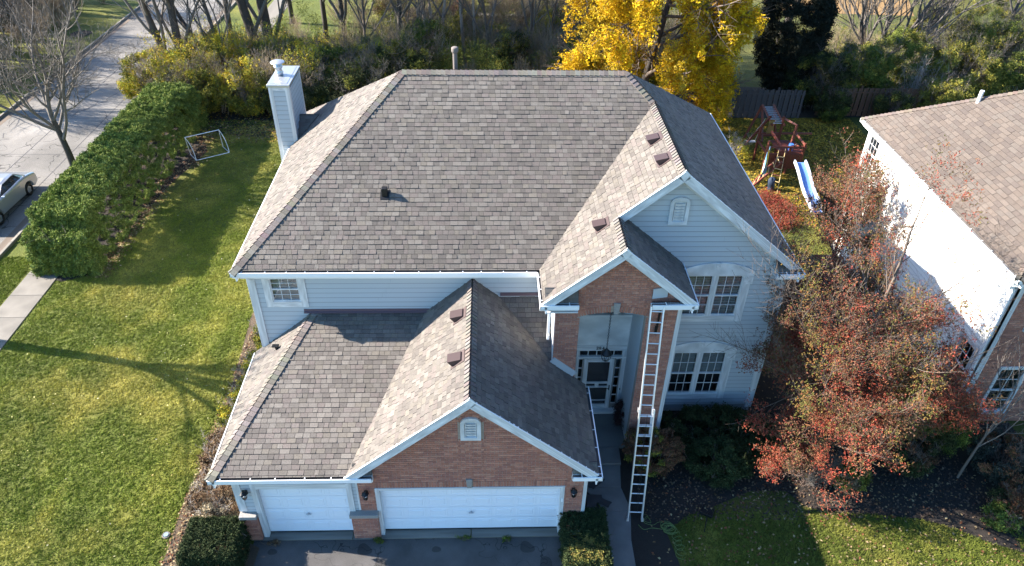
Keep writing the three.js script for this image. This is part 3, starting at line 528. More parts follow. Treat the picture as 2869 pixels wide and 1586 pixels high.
// ---- chimney
{ const c = group('chimney', house); const x0 = -7.07, x1 = -6.385, z0 = -13.87, z1 = -12.1, yt = 8.5;
  part('chase', box(x0 + .01, x1 - .01, 0, yt, z0 + .01, z1 - .01), M.wallback, c);
  const FC = frame(V(x0, 0, z1 - .01), V(1, 0, 0), UP), FD = frame(V(x1 - .01, 0, z1), V(0, 0, -1), UP), FL = frame(V(x0 + .01, 0, z0), V(0, 0, 1), UP);
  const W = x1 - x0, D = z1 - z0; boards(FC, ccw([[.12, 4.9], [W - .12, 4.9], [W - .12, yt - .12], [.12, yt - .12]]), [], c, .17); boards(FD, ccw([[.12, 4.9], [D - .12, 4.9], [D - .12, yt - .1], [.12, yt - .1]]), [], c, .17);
  boards(FL, ccw([[.12, 4.9], [D - .12, 4.9], [D - .12, yt - .1], [.12, yt - .1]]), [], c, .17, M.sidingWhiteOrSunlit);  // left face painted paler than the other faces, as if sunlit
  part('corner_trim', merge([box(x0 - .015, x0 + .13, 0, yt, z1 - .02, z1 + .02), box(x1 - .13, x1 + .015, 0, yt, z1 - .02, z1 + .02), box(x1 - .02, x1 + .017, 0, yt, z1 - .15, z1 - .021), box(x1 - .02, x1 + .017, 0, yt, z0 - .015, z0 + .13), box(x0 - .017, x0 + .02, 0, yt, z1 - .15, z1 - .021), box(x0 + .131, x1 - .131, yt - .12, yt, z1 - .02, z1 + .02)]), M.white, c);
  part('chimney_cap', merge([rbox(W + .1, .09, D + .1, .015, (x0 + x1) / 2, yt + .045, (z0 + z1) / 2), box(x0 + .05, x1 - .05, yt + .088, yt + .1, z0 + .05, z1 - .05)]), M.steel, c);
  const pr = [[.001, 0], [.16, 0], [.17, .1], [.2, .14], [.17, .18], [.14, .26], [.15, .34], [.19, .38], [.19, .46], [.13, .48], [.12, .58]].map(p => new THREE.Vector2(...p));
  part('flue', new THREE.LatheGeometry(pr, 20).scale(.8, .78, .8).translate(-6.86, yt + .09, z0 + .9), M.steel, c);
  part('flue_lid', merge([new THREE.LatheGeometry([[.001, .06], [.1, .055], [.24, .0], [.25, -.02], [.235, -.015], [.001, .03]].map(p => new THREE.Vector2(...p)), 22).translate(-6.86, yt + .58, z0 + .9), rod(V(-6.95, yt + .46, z0 + .9), V(-6.95, yt + .6, z0 + .9), .01), rod(V(-6.78, yt + .46, z0 + .85), V(-6.78, yt + .6, z0 + .85), .01), rod(V(-6.84, yt + .46, z0 + .99), V(-6.84, yt + .6, z0 + .99), .01)]), M.steel, c);
  // saddle behind the chimney
  const zs = (z0 + z1) / 2; const S1 = slope('F', .7, [V(-6.4, 6.48, z1), V(-6.4, 6.48, z1), V(-5.68, 7.07, zs), V(-6.4, 7.07, zs)].filter((p, i) => i !== 1));
  const S2 = slope('B', .7, [V(-6.4, 6.48, z0), V(-6.4, 7.07, zs), V(-5.68, 7.07, zs)]);
  const A = new Acc(); for (const S of [S1, S2]) A.prism(S.F, S.poly, () => .02, -.2, [1, 1, 1], true); part('saddle', A.geo(), M.deck, c);
  for (const S of [S1, S2]) for (const t of tiles(S.poly, .147, g => rr(g, .15, .3), gS)) { const B = new Acc(); B.prism(S.F, t.poly, (x, y) => .034 - .01 * (y - t.y0) / .147, .015, TONES[Math.floor(gS() * 10)]); part('shingle', B.geo(), M.shingle, c); }
}
// ---- roof vents, pipes
function boxVent(name, P, F) { // slant-back vent on a slope
  const w = .32, l = .34, h = .22; const pts = [[-w / 2, -l / 2, 0], [w / 2, -l / 2, 0], [w / 2, l / 2, 0], [-w / 2, l / 2, 0], [-w / 2, -l / 2, h], [w / 2, -l / 2, h], [w / 2, l / 2 - .02, h * .3], [-w / 2, l / 2 - .02, h * .3]];
  const Q = pts.map(p => F.at(0, 0, 0).sub(F.O).add(P).addScaledVector(F.e, p[0]).addScaledVector(F.u, p[1]).addScaledVector(F.n, p[2]));
  const A = new Acc(); const quad = (a, b, c, d) => { const n = Q[b].clone().sub(Q[a]).cross(Q[c].clone().sub(Q[a])).normalize(); A.tri(Q[a], Q[b], Q[c], n, [1, 1, 1], [[0, 0], [1, 0], [1, 1]]); A.tri(Q[a], Q[c], Q[d], n, [1, 1, 1], [[0, 0], [1, 1], [0, 1]]); };
  quad(4, 5, 6, 7); quad(1, 2, 6, 5); quad(3, 0, 4, 7); quad(2, 3, 7, 6); quad(0, 1, 5, 4);
  const m = part('roof_vent', A.geo(), M.vent, house);
  const fl = [[-w / 2 - .07, -l / 2 - .05], [w / 2 + .07, -l / 2 - .05], [w / 2 + .07, l / 2 + .08], [-w / 2 - .07, l / 2 + .08]]; const B = new Acc(); B.prism({ ...F, at: (x, y, z) => P.clone().addScaledVector(F.e, x).addScaledVector(F.u, y).addScaledVector(F.n, z) }, fl, () => .024, 0, [1, 1, 1]); part('flange', B.geo(), M.vent, m);
  const C2 = new Acc(); C2.prism({ ...F, at: (x, y, z) => P.clone().addScaledVector(F.e, x).addScaledVector(F.n, .02 + y).addScaledVector(F.u, -l / 2 - z - .002), n: F.u.clone().negate() }, [[-w / 2 + .02, .02], [w / 2 - .02, .02], [w / 2 - .02, h - .06], [-w / 2 + .02, h - .06]], () => .002, 0, [1, 1, 1]); part('screen', C2.geo(), M.black, m);
}
const FGL = slope('L', .841, [V(K.xse, K.ym, -4), V(K.xse, K.ym, -3), V(3, K.ym + .841 * 1.118, -3)]).F, FGG = slope('L', .863, [V(-3.21, 2.96, 0), V(-3.21, 2.96, .2), V(-2, 4.004, 0)]).F;
const onL = (x, z) => V(x, K.ym + .841 * (x - K.xse), z), onG = (x, z) => V(x, 2.96 + .863 * (x + 3.21), z);
boxVent('v', onL(5.33, -6.79), FGL); boxVent('v', onL(5.34, -5.51), FGL); boxVent('v', onL(3.62, -4.44), FGL);
boxVent('v', onG(-.29, -3.22), FGG); boxVent('v', onG(-.29, -1.45), FGG);
{ const FM = slopes[0].F; const P = V(-2.5, K.ym + .691 * (K.zme + 6.25), -6.25);
  const m = part('plumbing_boot', merge([bar(P.clone().addScaledVector(FM.u, -.16), P.clone().addScaledVector(FM.u, .16), FM.e, FM.n, -.13, .13, .0, .025), rbox(.17, .26, .17, .02, P.x, P.y + .12, P.z)]), M.black, house);
  const Q = V(-5.75, K.ye + .803 * (-5.75 - K.xgl), -3.9); part('exhaust_hood', merge([rod(Q, Q.clone().add(V(-.02, .13, 0)), .05, .05, 10), rbox(.2, .04, .13, .01, Q.x - .03, Q.y + .13, Q.z)]), M.black, house);
  const zp = -10.6, y0 = K.yr - .691 * (K.zm - zp); const b = [rod(V(-.53, y0 - .1, zp), V(-.53, 10.3, zp), .075, .075, 14), new THREE.LatheGeometry([[.001, .16], [.08, .155], [.11, .13], [.115, .02], [.09, -.02], [.08, -.03]].map(p => new THREE.Vector2(...p)), 16).translate(-.53, 10.3, zp)]; part('vent_pipe', merge(b), M.pipe, house); }

// hanging porch lantern
{ const L = thing('hanging_lantern', 'black lantern hung on a long chain in the tall entry arch', 'lantern', [4.0, 3.55, -3.62]);
  const ch = []; for (let y = .36; y < 2.22; y += .055) { const t = new THREE.TorusGeometry(.022, .006, 4, 8); if (Math.round(y / .055) % 2) t.rotateY(Math.PI / 2); t.scale(1, 1.4, 1); t.translate(0, y, 0); ch.push(t); } part('chain', merge(ch), M.black, L);
  part('lantern_top', new THREE.LatheGeometry([[.01, .38], [.03, .33], [.06, .3], [.1, .24], [.16, .18], [.17, .15], [.001, .16]].map(p => new THREE.Vector2(...p)), 8), M.black, L);
  part('glass_body', new THREE.LatheGeometry([[.16, .15], [.14, .0], [.09, -.1], [.03, -.14]].map(p => new THREE.Vector2(...p)), 8), M.glass, L);
  const r = []; for (let i = 0; i < 8; i++) { const a = i * Math.PI / 4 + .39; const p = (q, y) => V(Math.cos(a) * q, y, Math.sin(a) * q); r.push(rod(p(.16, .15), p(.14, 0), .008), rod(p(.14, 0), p(.09, -.1), .008), rod(p(.09, -.1), p(.03, -.14), .008)); } r.push(new THREE.SphereGeometry(.03, 8, 6).translate(0, -.15, 0)); part('cage', merge(r), M.black, L);
  const bu = []; for (const [x, z] of [[.03, 0], [-.03, .02], [0, -.035]]) bu.push(new THREE.CylinderGeometry(.01, .012, .1, 8).translate(x, .05, z), new THREE.SphereGeometry(.014, 8, 6).translate(x, .11, z)); part('candle_bulb', merge(bu), M.white, L); }

// ---- extension ladder
{ const B = V(4.74, GY, -.37), T = V(5.04, 6.2, -2.66), dir = T.clone().sub(B).normalize(), Lt = T.distanceTo(B);
  const side = V(1, 0, 0).addScaledVector(dir, -dir.x).normalize(), nn = side.clone().cross(dir).normalize(); // nn faces the house
  const L = thing('extension_ladder', 'aluminium extension ladder leaning on the brick entry gutter', 'ladder', [B.x, B.y, B.z]); const P = (t, s, n) => dir.clone().multiplyScalar(t).addScaledVector(side, s).addScaledVector(nn, n);
  const rail = (t0, t1, s, n, w) => merge([bar(P(t0, s, n), P(t1, s, n), side, nn, -.005, .005, -.04, .04), bar(P(t0, s, n), P(t1, s, n), side, nn, s > 0 ? -.03 : .0051, s > 0 ? -.0051 : .03, -.04, -.033), bar(P(t0, s, n), P(t1, s, n), side, nn, s > 0 ? -.03 : .0051, s > 0 ? -.0051 : .03, .033, .04)]);
  for (const s of [-.215, .215]) part('base_rail', rail(0, 3.55, s, .0, .08), M.alu, L);
  for (const s of [-.185, .185]) part('fly_rail', rail(2.7, Lt, s, -.085, .08), M.alu, L);
  for (let t = .28; t < 3.5; t += .305) part('rung', rod(P(t, -.21, 0), P(t, .21, 0), .019, .019, 8), M.alu, L);
  for (let t = 2.72; t < Lt - .05; t += .305) part('rung', rod(P(t, -.18, -.085), P(t, .18, -.085), .019, .019, 8), M.alu, L);
  for (const s of [-.215, .215]) part('foot', bar(P(-.06, s, 0), P(.1, s, 0), side, nn, -.035, .035, -.05, .05), M.steel, L);
  for (const s of [-.2, .2]) part('guide_bracket', bar(P(3.42, s, -.04), P(3.54, s, -.04), side, nn, -.035, .035, -.09, .06), M.steel, L);
  part('rope', merge([rod(P(.3, .04, .03), P(2.0, .06, .03), .006, .006, 5), rod(P(2.0, .06, .03), P(2.75, -.03, .03), .006, .006, 5), rod(P(.6, .0, .03), P(3.4, .02, .035), .006, .006, 5)]), M.black, L); }

// ───────────── neighbour's house ─────────────
const nb = thing('house', 'neighbouring house on the right with tan shingle roof, cream side wall and brick front', 'house');
{
  const hx = 15.55, he = 6.2, zf = -3.75, zb = -14.83, zm = (zf + zb) / 2, xr = hx + (zf - zm) * .95, yr = he + .77 * (xr - hx), sF = (yr - he) / (zf - zm);
  const SL = [slope('L', .77, [V(hx, he, zb), V(hx, he, zf), V(xr, yr, zm)]), slope('F', sF, [V(hx, he, zf), V(30, he, zf), V(30, yr, zm), V(xr, yr, zm)]), slope('B', sF, [V(30, he, zb), V(hx, he, zb), V(xr, yr, zm), V(30, yr, zm)])];
  for (const i of [0, 1]) SL[i].poly = half(SL[i].poly, 0, 1, -.1);
  const A = new Acc(); for (const S of SL) A.prism(S.F, S.poly, () => -.012, -.13, [1, 1, 1], true);
  const rf = part('roof', A.geo(), M.deck, nb);
  const TT = [[.155, .123, .103], [.14, .112, .095], [.168, .136, .115], [.128, .103, .09], [.152, .127, .11]];
  SL[1].plain = false; SL[2].plain = true; SL[1].poly = clip(SL[1].poly, ccw([[-1, -1], [6, -1], [6, 12], [-1, 12]]));
  shingleField([SL[0], SL[1]], .15, g => [.26, .33, .33, .4][Math.floor(g() * 4)], TT, rngOf(77), rf, 'shingle', nb, .04);
  caps(V(hx + .03, he + .02, zb + .03), V(xr, yr, zm), nrm(0, 1, -sF), nrm(-.77, 1, 0), rf, .14, rngOf(6), TT);
  caps(V(hx + .03, he + .02, zf - .03), V(xr, yr, zm), nrm(-.77, 1, 0), nrm(0, 1, sF), rf, .14, rngOf(7), TT);
  gutter(V(hx, he, zb), V(hx, he, zf), V(-1, 0, 0), nb, .6); gutter(V(hx, he, zf), V(22, he, zf), ZZ, nb, .6);
  part('soffit', merge([box(hx + .19, 16, 5.9, 5.94, zb, zf - .19), box(16, 22, 5.9, 5.94, -4.1, zf - .19)]), M.soffit, nb);
  const FW = frame(V(16, 0, 0), ZZ, UP); // faces -x ; coordinate = z
  const poly = ccw([[-14.6, 0], [-4.1, 0], [-4.1, 5.95], [-14.6, 5.95]]); const holes = [[-5.25, 1.1, -4.5, 2.95], [-14.45, 4.3, -13.6, 5.72]];
  let ps = [poly]; for (const h of holes) ps = cut(ps, h); const W = new Acc(); for (const p of ps) W.prism(FW, p, () => 0, -.15, [1, 1, 1], true);
  const w = part('wall', W.geo(), M.wallback, nb); boards(FW, ccw([[-14.48, .3], [-4.22, .3], [-4.22, 5.9], [-14.48, 5.9]]), [[-5.4, .95, -4.35, 3.1], [-14.6, 4.15, -13.45, 5.87]], w, .165, M.sidingWhiteOrSunlit, 3.6);
  for (const [z0, z1, y0, y1] of [[-5.25, -4.5, 1.1, 2.95], [-14.45, -13.6, 4.3, 5.72]]) {
    const q = group('window_unit', nb, 16, 0, (z0 + z1) / 2, -Math.PI / 2); const ww = z1 - z0;
    hungWindow(q, -ww / 2, ww / 2, y0, y1, 0, 3, 2, { blind: 0 }); windowTrim(q, -ww / 2, ww / 2, y0, y1, 0, .15);
    const u = q.children.slice(); for (const c of u) { nb.attach(c); } nb.remove(q);
  }
  part('corner_board', merge([box(15.95, 15.999, .2, 5.9, -4.25, -4.05), box(15.95, 16.14, .2, 5.9, -4.1, -4.05), box(15.95, 15.999, .2, 5.9, -14.62, -14.48)]), M.white, nb);
  part('downspout', merge([box(15.86, 15.93, .3, 5.7, -4.2, -4.12), box(15.7, 15.93, 5.66, 5.75, -4.2, -4.12)]), M.gutter, nb);
  const FB = wallFrame(-4.1); const bp = ccw([[16.14, .1], [21, .1], [21, 5.93], [16.14, 5.93]]); const bh = [[16.78, .62, 17.62, 2.5], [16.85, 4.2, 17.65, 5.6]];
  let q2 = [bp]; for (const h of bh) q2 = cut(q2, h); const B = new Acc(); for (const p of q2) B.prism(FB, p, () => 0, -.15, [1, 1, 1], true); const bw = part('wall', B.geo(), M.mortar, nb);
  const bk = []; for (const t of tiles(bp, .0762, () => .215, gB, .011, bh.map(h => [h[0] - .01, h[1] - .01, h[2] + .01, h[3] + .01]), .215)) { const c = BR[Math.floor(gB() * BR.length)], k = rr(gB, .75, 1.15); bk.push({ t, c: c.map(v => v * k), s: FB.at(t.poly[0][0], t.poly[0][1], 0).distanceToSquared(CAM) + (t.poly[0][0] > 17.9 ? 1e4 : 0) }); }
  bk.sort((a, b) => a.s - b.s); const fb = new Acc(); bk.forEach((b, i) => { const A3 = i < 300 ? new Acc() : fb; A3.prism(FB, b.t.poly, () => .009, -.002, b.c); if (i < 300) part('brick', A3.geo(), M.brick, bw); }); part('brick_field', fb.geo(), M.brick, nb).userData.kind = 'stuff';
  hungWindow(nb, 16.78, 17.62, .62, 2.5, -4.1, 2, 2, { blind: 0 }); hungWindow(nb, 16.85, 17.65, 4.2, 5.6, -4.1, 2, 2, { blind: 0 });
  part('window_trim', merge([box(16.70, 16.779, .5, 2.6, -4.15, -4.06), box(17.621, 17.7, .5, 2.6, -4.15, -4.06), box(16.779, 17.621, 2.501, 2.6, -4.15, -4.06), box(16.779, 17.621, .5, .619, -4.15, -4.04), box(16.76, 17.76, 4.08, 4.199, -4.15, -4.03), box(16.76, 16.849, 4.2, 5.7, -4.15, -4.06), box(17.651, 17.74, 4.2, 5.7, -4.15, -4.06)]), M.white, nb);
  part('wall', merge([box(16.02, 30, 0, 5.95, zb + .35, zb + .45), box(29, 29.1, 0, 5.95, zb + .46, -4.3), box(21.01, 29, 0, 5.95, -4.3, -4.1)]), M.plain, nb);
  part('vent_pipe', rod(V(18.05, 8.0, -11.95), V(18.05, 8.55, -11.95), .06, .07, 12), M.gutter, nb);
}

// ───────────── ground, road, walks ─────────────
const GRASS = (x, z) => { const a = fbm(x * .35 + 50, z * .35 + 80, 4, 3), b = fbm(x * 1.3 + 9, z * 1.3 + 70, 3, 8), c = fbm(x * .09 + 20, z * .09 + 33, 3, 15); const dry = Math.max(0, Math.min(1, (a * .6 + b * .5 + c * .4 - .66) * 2.6)); const g = [.126, .156, .012], d = [.285, .25, .05]; const far = x > 4 ? .62 : 1; return [0, 1, 2].map(i => (g[i] + (d[i] - g[i]) * dry) * (.72 + .5 * b) * far); };  // far: grass on the right is coloured darker to deepen its shade
function axis(stops) { const o = []; for (const [a, b, s] of stops) for (let v = a; v < b - 1e-6; v += s) o.push(v); return o; }
const ax = [...axis([[-420, -120, 75], [-120, -50, 10], [-50, -24, 1], [-24, 22, .45], [22, 60, 1.2], [60, 120, 10], [120, 420, 75]]), 420], az = [...axis([[-420, -120, 75], [-120, -60, 10], [-60, -30, 1], [-30, 4, .45], [4, 40, 6], [40, 300, 65]]), 300];
{
  const pos = [], col = [], uv = [], idx = []; const n = ax.length;
  for (const z of az) for (const x of ax) { pos.push(x, GY - .008, z); const c = GRASS(x, z); col.push(...c); uv.push(x, z); }
  for (let j = 0; j + 1 < az.length; j++) for (let i = 0; i + 1 < n; i++) { const a = j * n + i; idx.push(a, a + n, a + 1, a + 1, a + n, a + n + 1); }
  const g = new THREE.BufferGeometry(); g.setAttribute('position', new THREE.Float32BufferAttribute(pos, 3)); g.setAttribute('color', new THREE.Float32BufferAttribute(col, 3)); g.setAttribute('uv', new THREE.Float32BufferAttribute(uv, 2)); g.setIndex(idx); g.computeVertexNormals();
  const blade = noiseTex(512, (u, v) => { const k = .68 + .32 * (0.5 * fbm(u * 64, v * 40, 3, 41, 0) + .35 * gN() + .15 * fbm(u * 9, v * 9, 3, 5, 9)); return [k, k, k * .9]; }, true);
  struct('lawn', g, std(0xffffff, .97, { vertexColors: true, map: rep(blade, .42), bumpMap: rep(grit, .7), bumpScale: .05 }), 'green and straw coloured lawn around the houses');
}
function flat(name, pts, y, mat, label, z = 0) { const s = new THREE.Shape(pts.map(p => new THREE.Vector2(p[0], -p[1]))); const g = new THREE.ShapeGeometry(s, 12); g.rotateX(-Math.PI / 2); g.translate(0, y, 0); return struct(name, g, mat, label); }
const Gy = k => GY + k;
const kx0 = -27.6, kx1 = -20.45;
{ // road on the ground with kerbs a step above
  flat('road', [[kx0 + .45, -90], [kx1 - .45, -90], [kx1 - .45, 30], [kx0 + .45, 30]], Gy(-.004), M.road, 'pale concrete street beyond the hedge');
  struct('gutter_pan', merge([box(kx0 + .01, kx0 + .449, -.2, Gy(-.002), -90, 30), box(kx1 - .449, kx1 - .01, -.2, Gy(-.002), -90, 30)]), M.gutterPan, 'brown stained gutter strips along the kerbs');
  for (const [a, b, l] of [[kx0 - .15, kx0, 'concrete kerb on the far side of the street'], [kx1, kx1 + .15, 'concrete kerb on the near side of the street by the hedge']]) { const k = []; for (let z = -90; z < 28; z += 3) k.push(rbox(b - a, .3, 2.985, .03, (a + b) / 2, Gy(-.03), z + 1.5)); struct('kerb', merge(k), M.kerb, l); }
  const j = []; for (let z = -88; z < 20; z += 4.6) j.push(box(kx0 + .46, kx1 - .46, Gy(-.004), Gy(.001), z - .012, z + .012)); for (const x of [-24.05, -21.7]) j.push(box(x - .015, x + .015, Gy(-.004), Gy(.0014), -90, 30));
  const cr = []; const gg = rngOf(31); for (let i = 0; i < 16; i++) { let x = rr(gg, -26.5, -21.5), z = rr(gg, -52, -14); for (let k = 0; k < 10; k++) { const nx = x + rr(gg, -.5, .5), nz = z + rr(gg, -.2, .9); cr.push(bar(V(x, Gy(-.003), z), V(nx, Gy(-.003), nz), V(1, 0, 0), UP, -.02, .02, 0, .0046)); x = nx; z = nz; } }
  struct('road_joint', merge([...j, ...cr]), M.tar, 'tarred joints and sealed cracks in the street');
  const dr = thing('storm_drain', 'rusty storm drain grate in the gutter beside the near kerb', 'drain', [-20.68, Gy(.0), -27.25]);
  part('grate_frame', merge([box(-.22, .22, 0, .012, -.3, -.26), box(-.22, .22, 0, .012, .26, .3), box(-.22, -.18, 0, .012, -.26, .26), box(.18, .22, 0, .012, -.26, .26)]), M.flash, dr); for (let i = 0; i < 6; i++) part('grate_bar', box(-.18, .18, 0, .014, -.2 + i * .08 - .012, -.2 + i * .08 + .012), M.flash, dr); part('drain_pit', box(-.18, .18, -.004, .002, -.26, .26), M.black, dr);
}
{ // sidewalk slabs
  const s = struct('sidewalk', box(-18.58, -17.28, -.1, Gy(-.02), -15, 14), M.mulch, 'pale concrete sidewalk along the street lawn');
  const g = rngOf(4); for (let z = -7.04 + 1.41 * 12; z > -14; z -= 1.41) part('paving_slab', rbox(1.3, .1, 1.395, .008, -17.93, Gy(-.025) + g() * .004, z - .7), M.concrete, s);
  struct('path', box(-17.4, -15.9, -.05, Gy(.012), -70, -42.05), M.concrete, 'far stretch of sidewalk seen between the bare trees');
  // driveway, apron, entry walk
  flat('driveway', [[-6.1, .11], [2.62, .11], [2.95, 12], [-6.4, 12]], Gy(.0), M.asphalt, 'dark asphalt driveway before the garage');
  const ap = struct('apron', box(-5.88, 2.62, -.2, Gy(-.05), -.2, .1), M.concrete, 'concrete strip at the foot of the garage doors');
  for (const [a, b] of [[-5.86, -3.36], [-2.55, -.02], [.0, 2.6]]) part('paving_slab', rbox(b - a, .12, .3, .01, (a + b) / 2, Gy(-.025), -.02), M.concrete, ap);
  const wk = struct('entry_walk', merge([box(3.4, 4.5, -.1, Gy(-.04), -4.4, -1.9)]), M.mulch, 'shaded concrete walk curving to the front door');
  const slab = (pts, y) => { const sh = new THREE.Shape(pts.map(p => new THREE.Vector2(p[0], -p[1]))); const e = new THREE.ExtrudeGeometry(sh, { depth: .1, bevelEnabled: true, bevelSize: .006, bevelThickness: .006, bevelSegments: 1 }); e.rotateX(-Math.PI / 2); e.translate(0, y - .1, 0); part('paving_slab', e, M.walk, wk); };
  slab([[3.45, -3.05], [4.65, -3.05], [4.62, -2.4], [3.45, -2.4]], Gy(.1)); slab([[3.45, -2.38], [4.6, -2.38], [4.5, -1.55], [3.42, -1.55]], Gy(.03));
  slab([[3.4, -1.53], [4.5, -1.53], [4.68, -.72], [3.95, -.66]], Gy(.02)); slab([[3.95, -.64], [4.67, -.70], [4.53, .28], [3.86, .28]], Gy(.018)); slab([[3.86, .295], [4.53, .295], [4.52, 1.6], [3.5, 1.6]], Gy(.018)); slab([[3.5, 1.62], [4.52, 1.62], [4.3, 4], [3.1, 4]], Gy(.018));
  struct('porch', merge([box(2.4, 5.0, 0, Gy(.08), -4.72, -3.08)]), M.walk, 'shaded concrete porch below the front door');
}
// planting beds
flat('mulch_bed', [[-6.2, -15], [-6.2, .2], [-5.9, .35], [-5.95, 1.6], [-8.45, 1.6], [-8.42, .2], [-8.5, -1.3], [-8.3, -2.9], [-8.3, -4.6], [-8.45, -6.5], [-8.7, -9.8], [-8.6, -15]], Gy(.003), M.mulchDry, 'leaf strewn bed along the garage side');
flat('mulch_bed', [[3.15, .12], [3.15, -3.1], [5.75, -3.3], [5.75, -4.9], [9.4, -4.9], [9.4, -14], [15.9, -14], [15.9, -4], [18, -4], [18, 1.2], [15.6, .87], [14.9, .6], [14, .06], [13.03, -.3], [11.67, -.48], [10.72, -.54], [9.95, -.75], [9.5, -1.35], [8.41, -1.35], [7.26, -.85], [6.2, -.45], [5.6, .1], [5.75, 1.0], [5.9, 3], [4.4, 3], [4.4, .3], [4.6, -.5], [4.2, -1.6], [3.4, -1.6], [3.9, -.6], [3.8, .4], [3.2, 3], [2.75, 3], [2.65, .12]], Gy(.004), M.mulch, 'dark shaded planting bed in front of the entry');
flat('mulch_bed', [[-18.2, -12.6], [-17.0, -12.2], [-16.2, -12.6], [-15.75, -15], [-15.4, -20], [-14.6, -24], [-16.4, -28], [-18.4, -28]], Gy(.0035), M.mulch, 'brown mulch strip under the long hedge');
flat('leaf_litter_bed', [[-19, -27.5], [-13, -25.8], [-6.7, -25], [8, -25.5], [12, -28.5], [24, -28.7], [24, -33], [8, -34], [-3, -33], [-8, -33], [-12.5, -32], [-19.5, -34]], Gy(.0028), M.mulch, 'dark leaf litter under the thicket behind the house');
flat('mulch_ring', Array.from({ length: 24 }, (_, i) => [-29.5 + Math.cos(i * .2618) * .75, -43.1 + Math.sin(i * .2618) * .75]), Gy(.004), M.mulch, 'round mulch ring around the young tree across the street');
flat('leaf_carpet', [[24, -50], [36, -49], [40, -60], [26, -60]], Gy(.002), std(lin(.34, .2, .07), .95, { map: rep(gritCol, .6) }), 'orange leaf carpet on the far lawn');

// ───────────── foliage helpers ─────────────
const leafMat = (o = {}) => new THREE.MeshPhysicalMaterial({ color: 0xffffff, roughness: .85, specularIntensity: .35, side: THREE.DoubleSide, ...o });
const LM = leafMat(), LMt = leafMat({ transmission: .3, thickness: 0, roughness: .9 });
function leafGeo(n, seed, spread = .9, asp = .55, size = .55) { // a sprig of n folded leaves within about one unit
  const g = rngOf(seed), pos = [], idx = [];
  for (let i = 0; i < n; i++) {
    const d = V(g() - .5, g() - .5, g() - .5).normalize(), c = V(g() - .5, g() - .5, g() - .5).multiplyScalar(spread), s = V(g() - .5, g() - .5, g() - .5).cross(d).normalize(), up = d.clone().cross(s);
    const L = size * rr(g, .8, 1.25), w = L * asp * .5, b = pos.length / 3;
    const P = [c.clone().addScaledVector(d, -L / 2), c.clone().addScaledVector(s, w).addScaledVector(up, w * .4), c.clone().addScaledVector(d, L / 2), c.clone().addScaledVector(s, -w).addScaledVector(up, w * .4)];
    for (const p of P) pos.push(p.x, p.y, p.z); idx.push(b, b + 1, b + 2, b, b + 2, b + 3);
  }
  const q = new THREE.BufferGeometry(); q.setAttribute('position', new THREE.Float32BufferAttribute(pos, 3)); q.setIndex(idx); const nn = q.toNonIndexed(); nn.computeVertexNormals(); return nn;
}
const SPRIG = [leafGeo(5, 1), leafGeo(5, 2), leafGeo(5, 3)], SPRIG3 = leafGeo(3, 9, .7, .6, .6);
const dm = new THREE.Object3D(), tc = new THREE.Color();
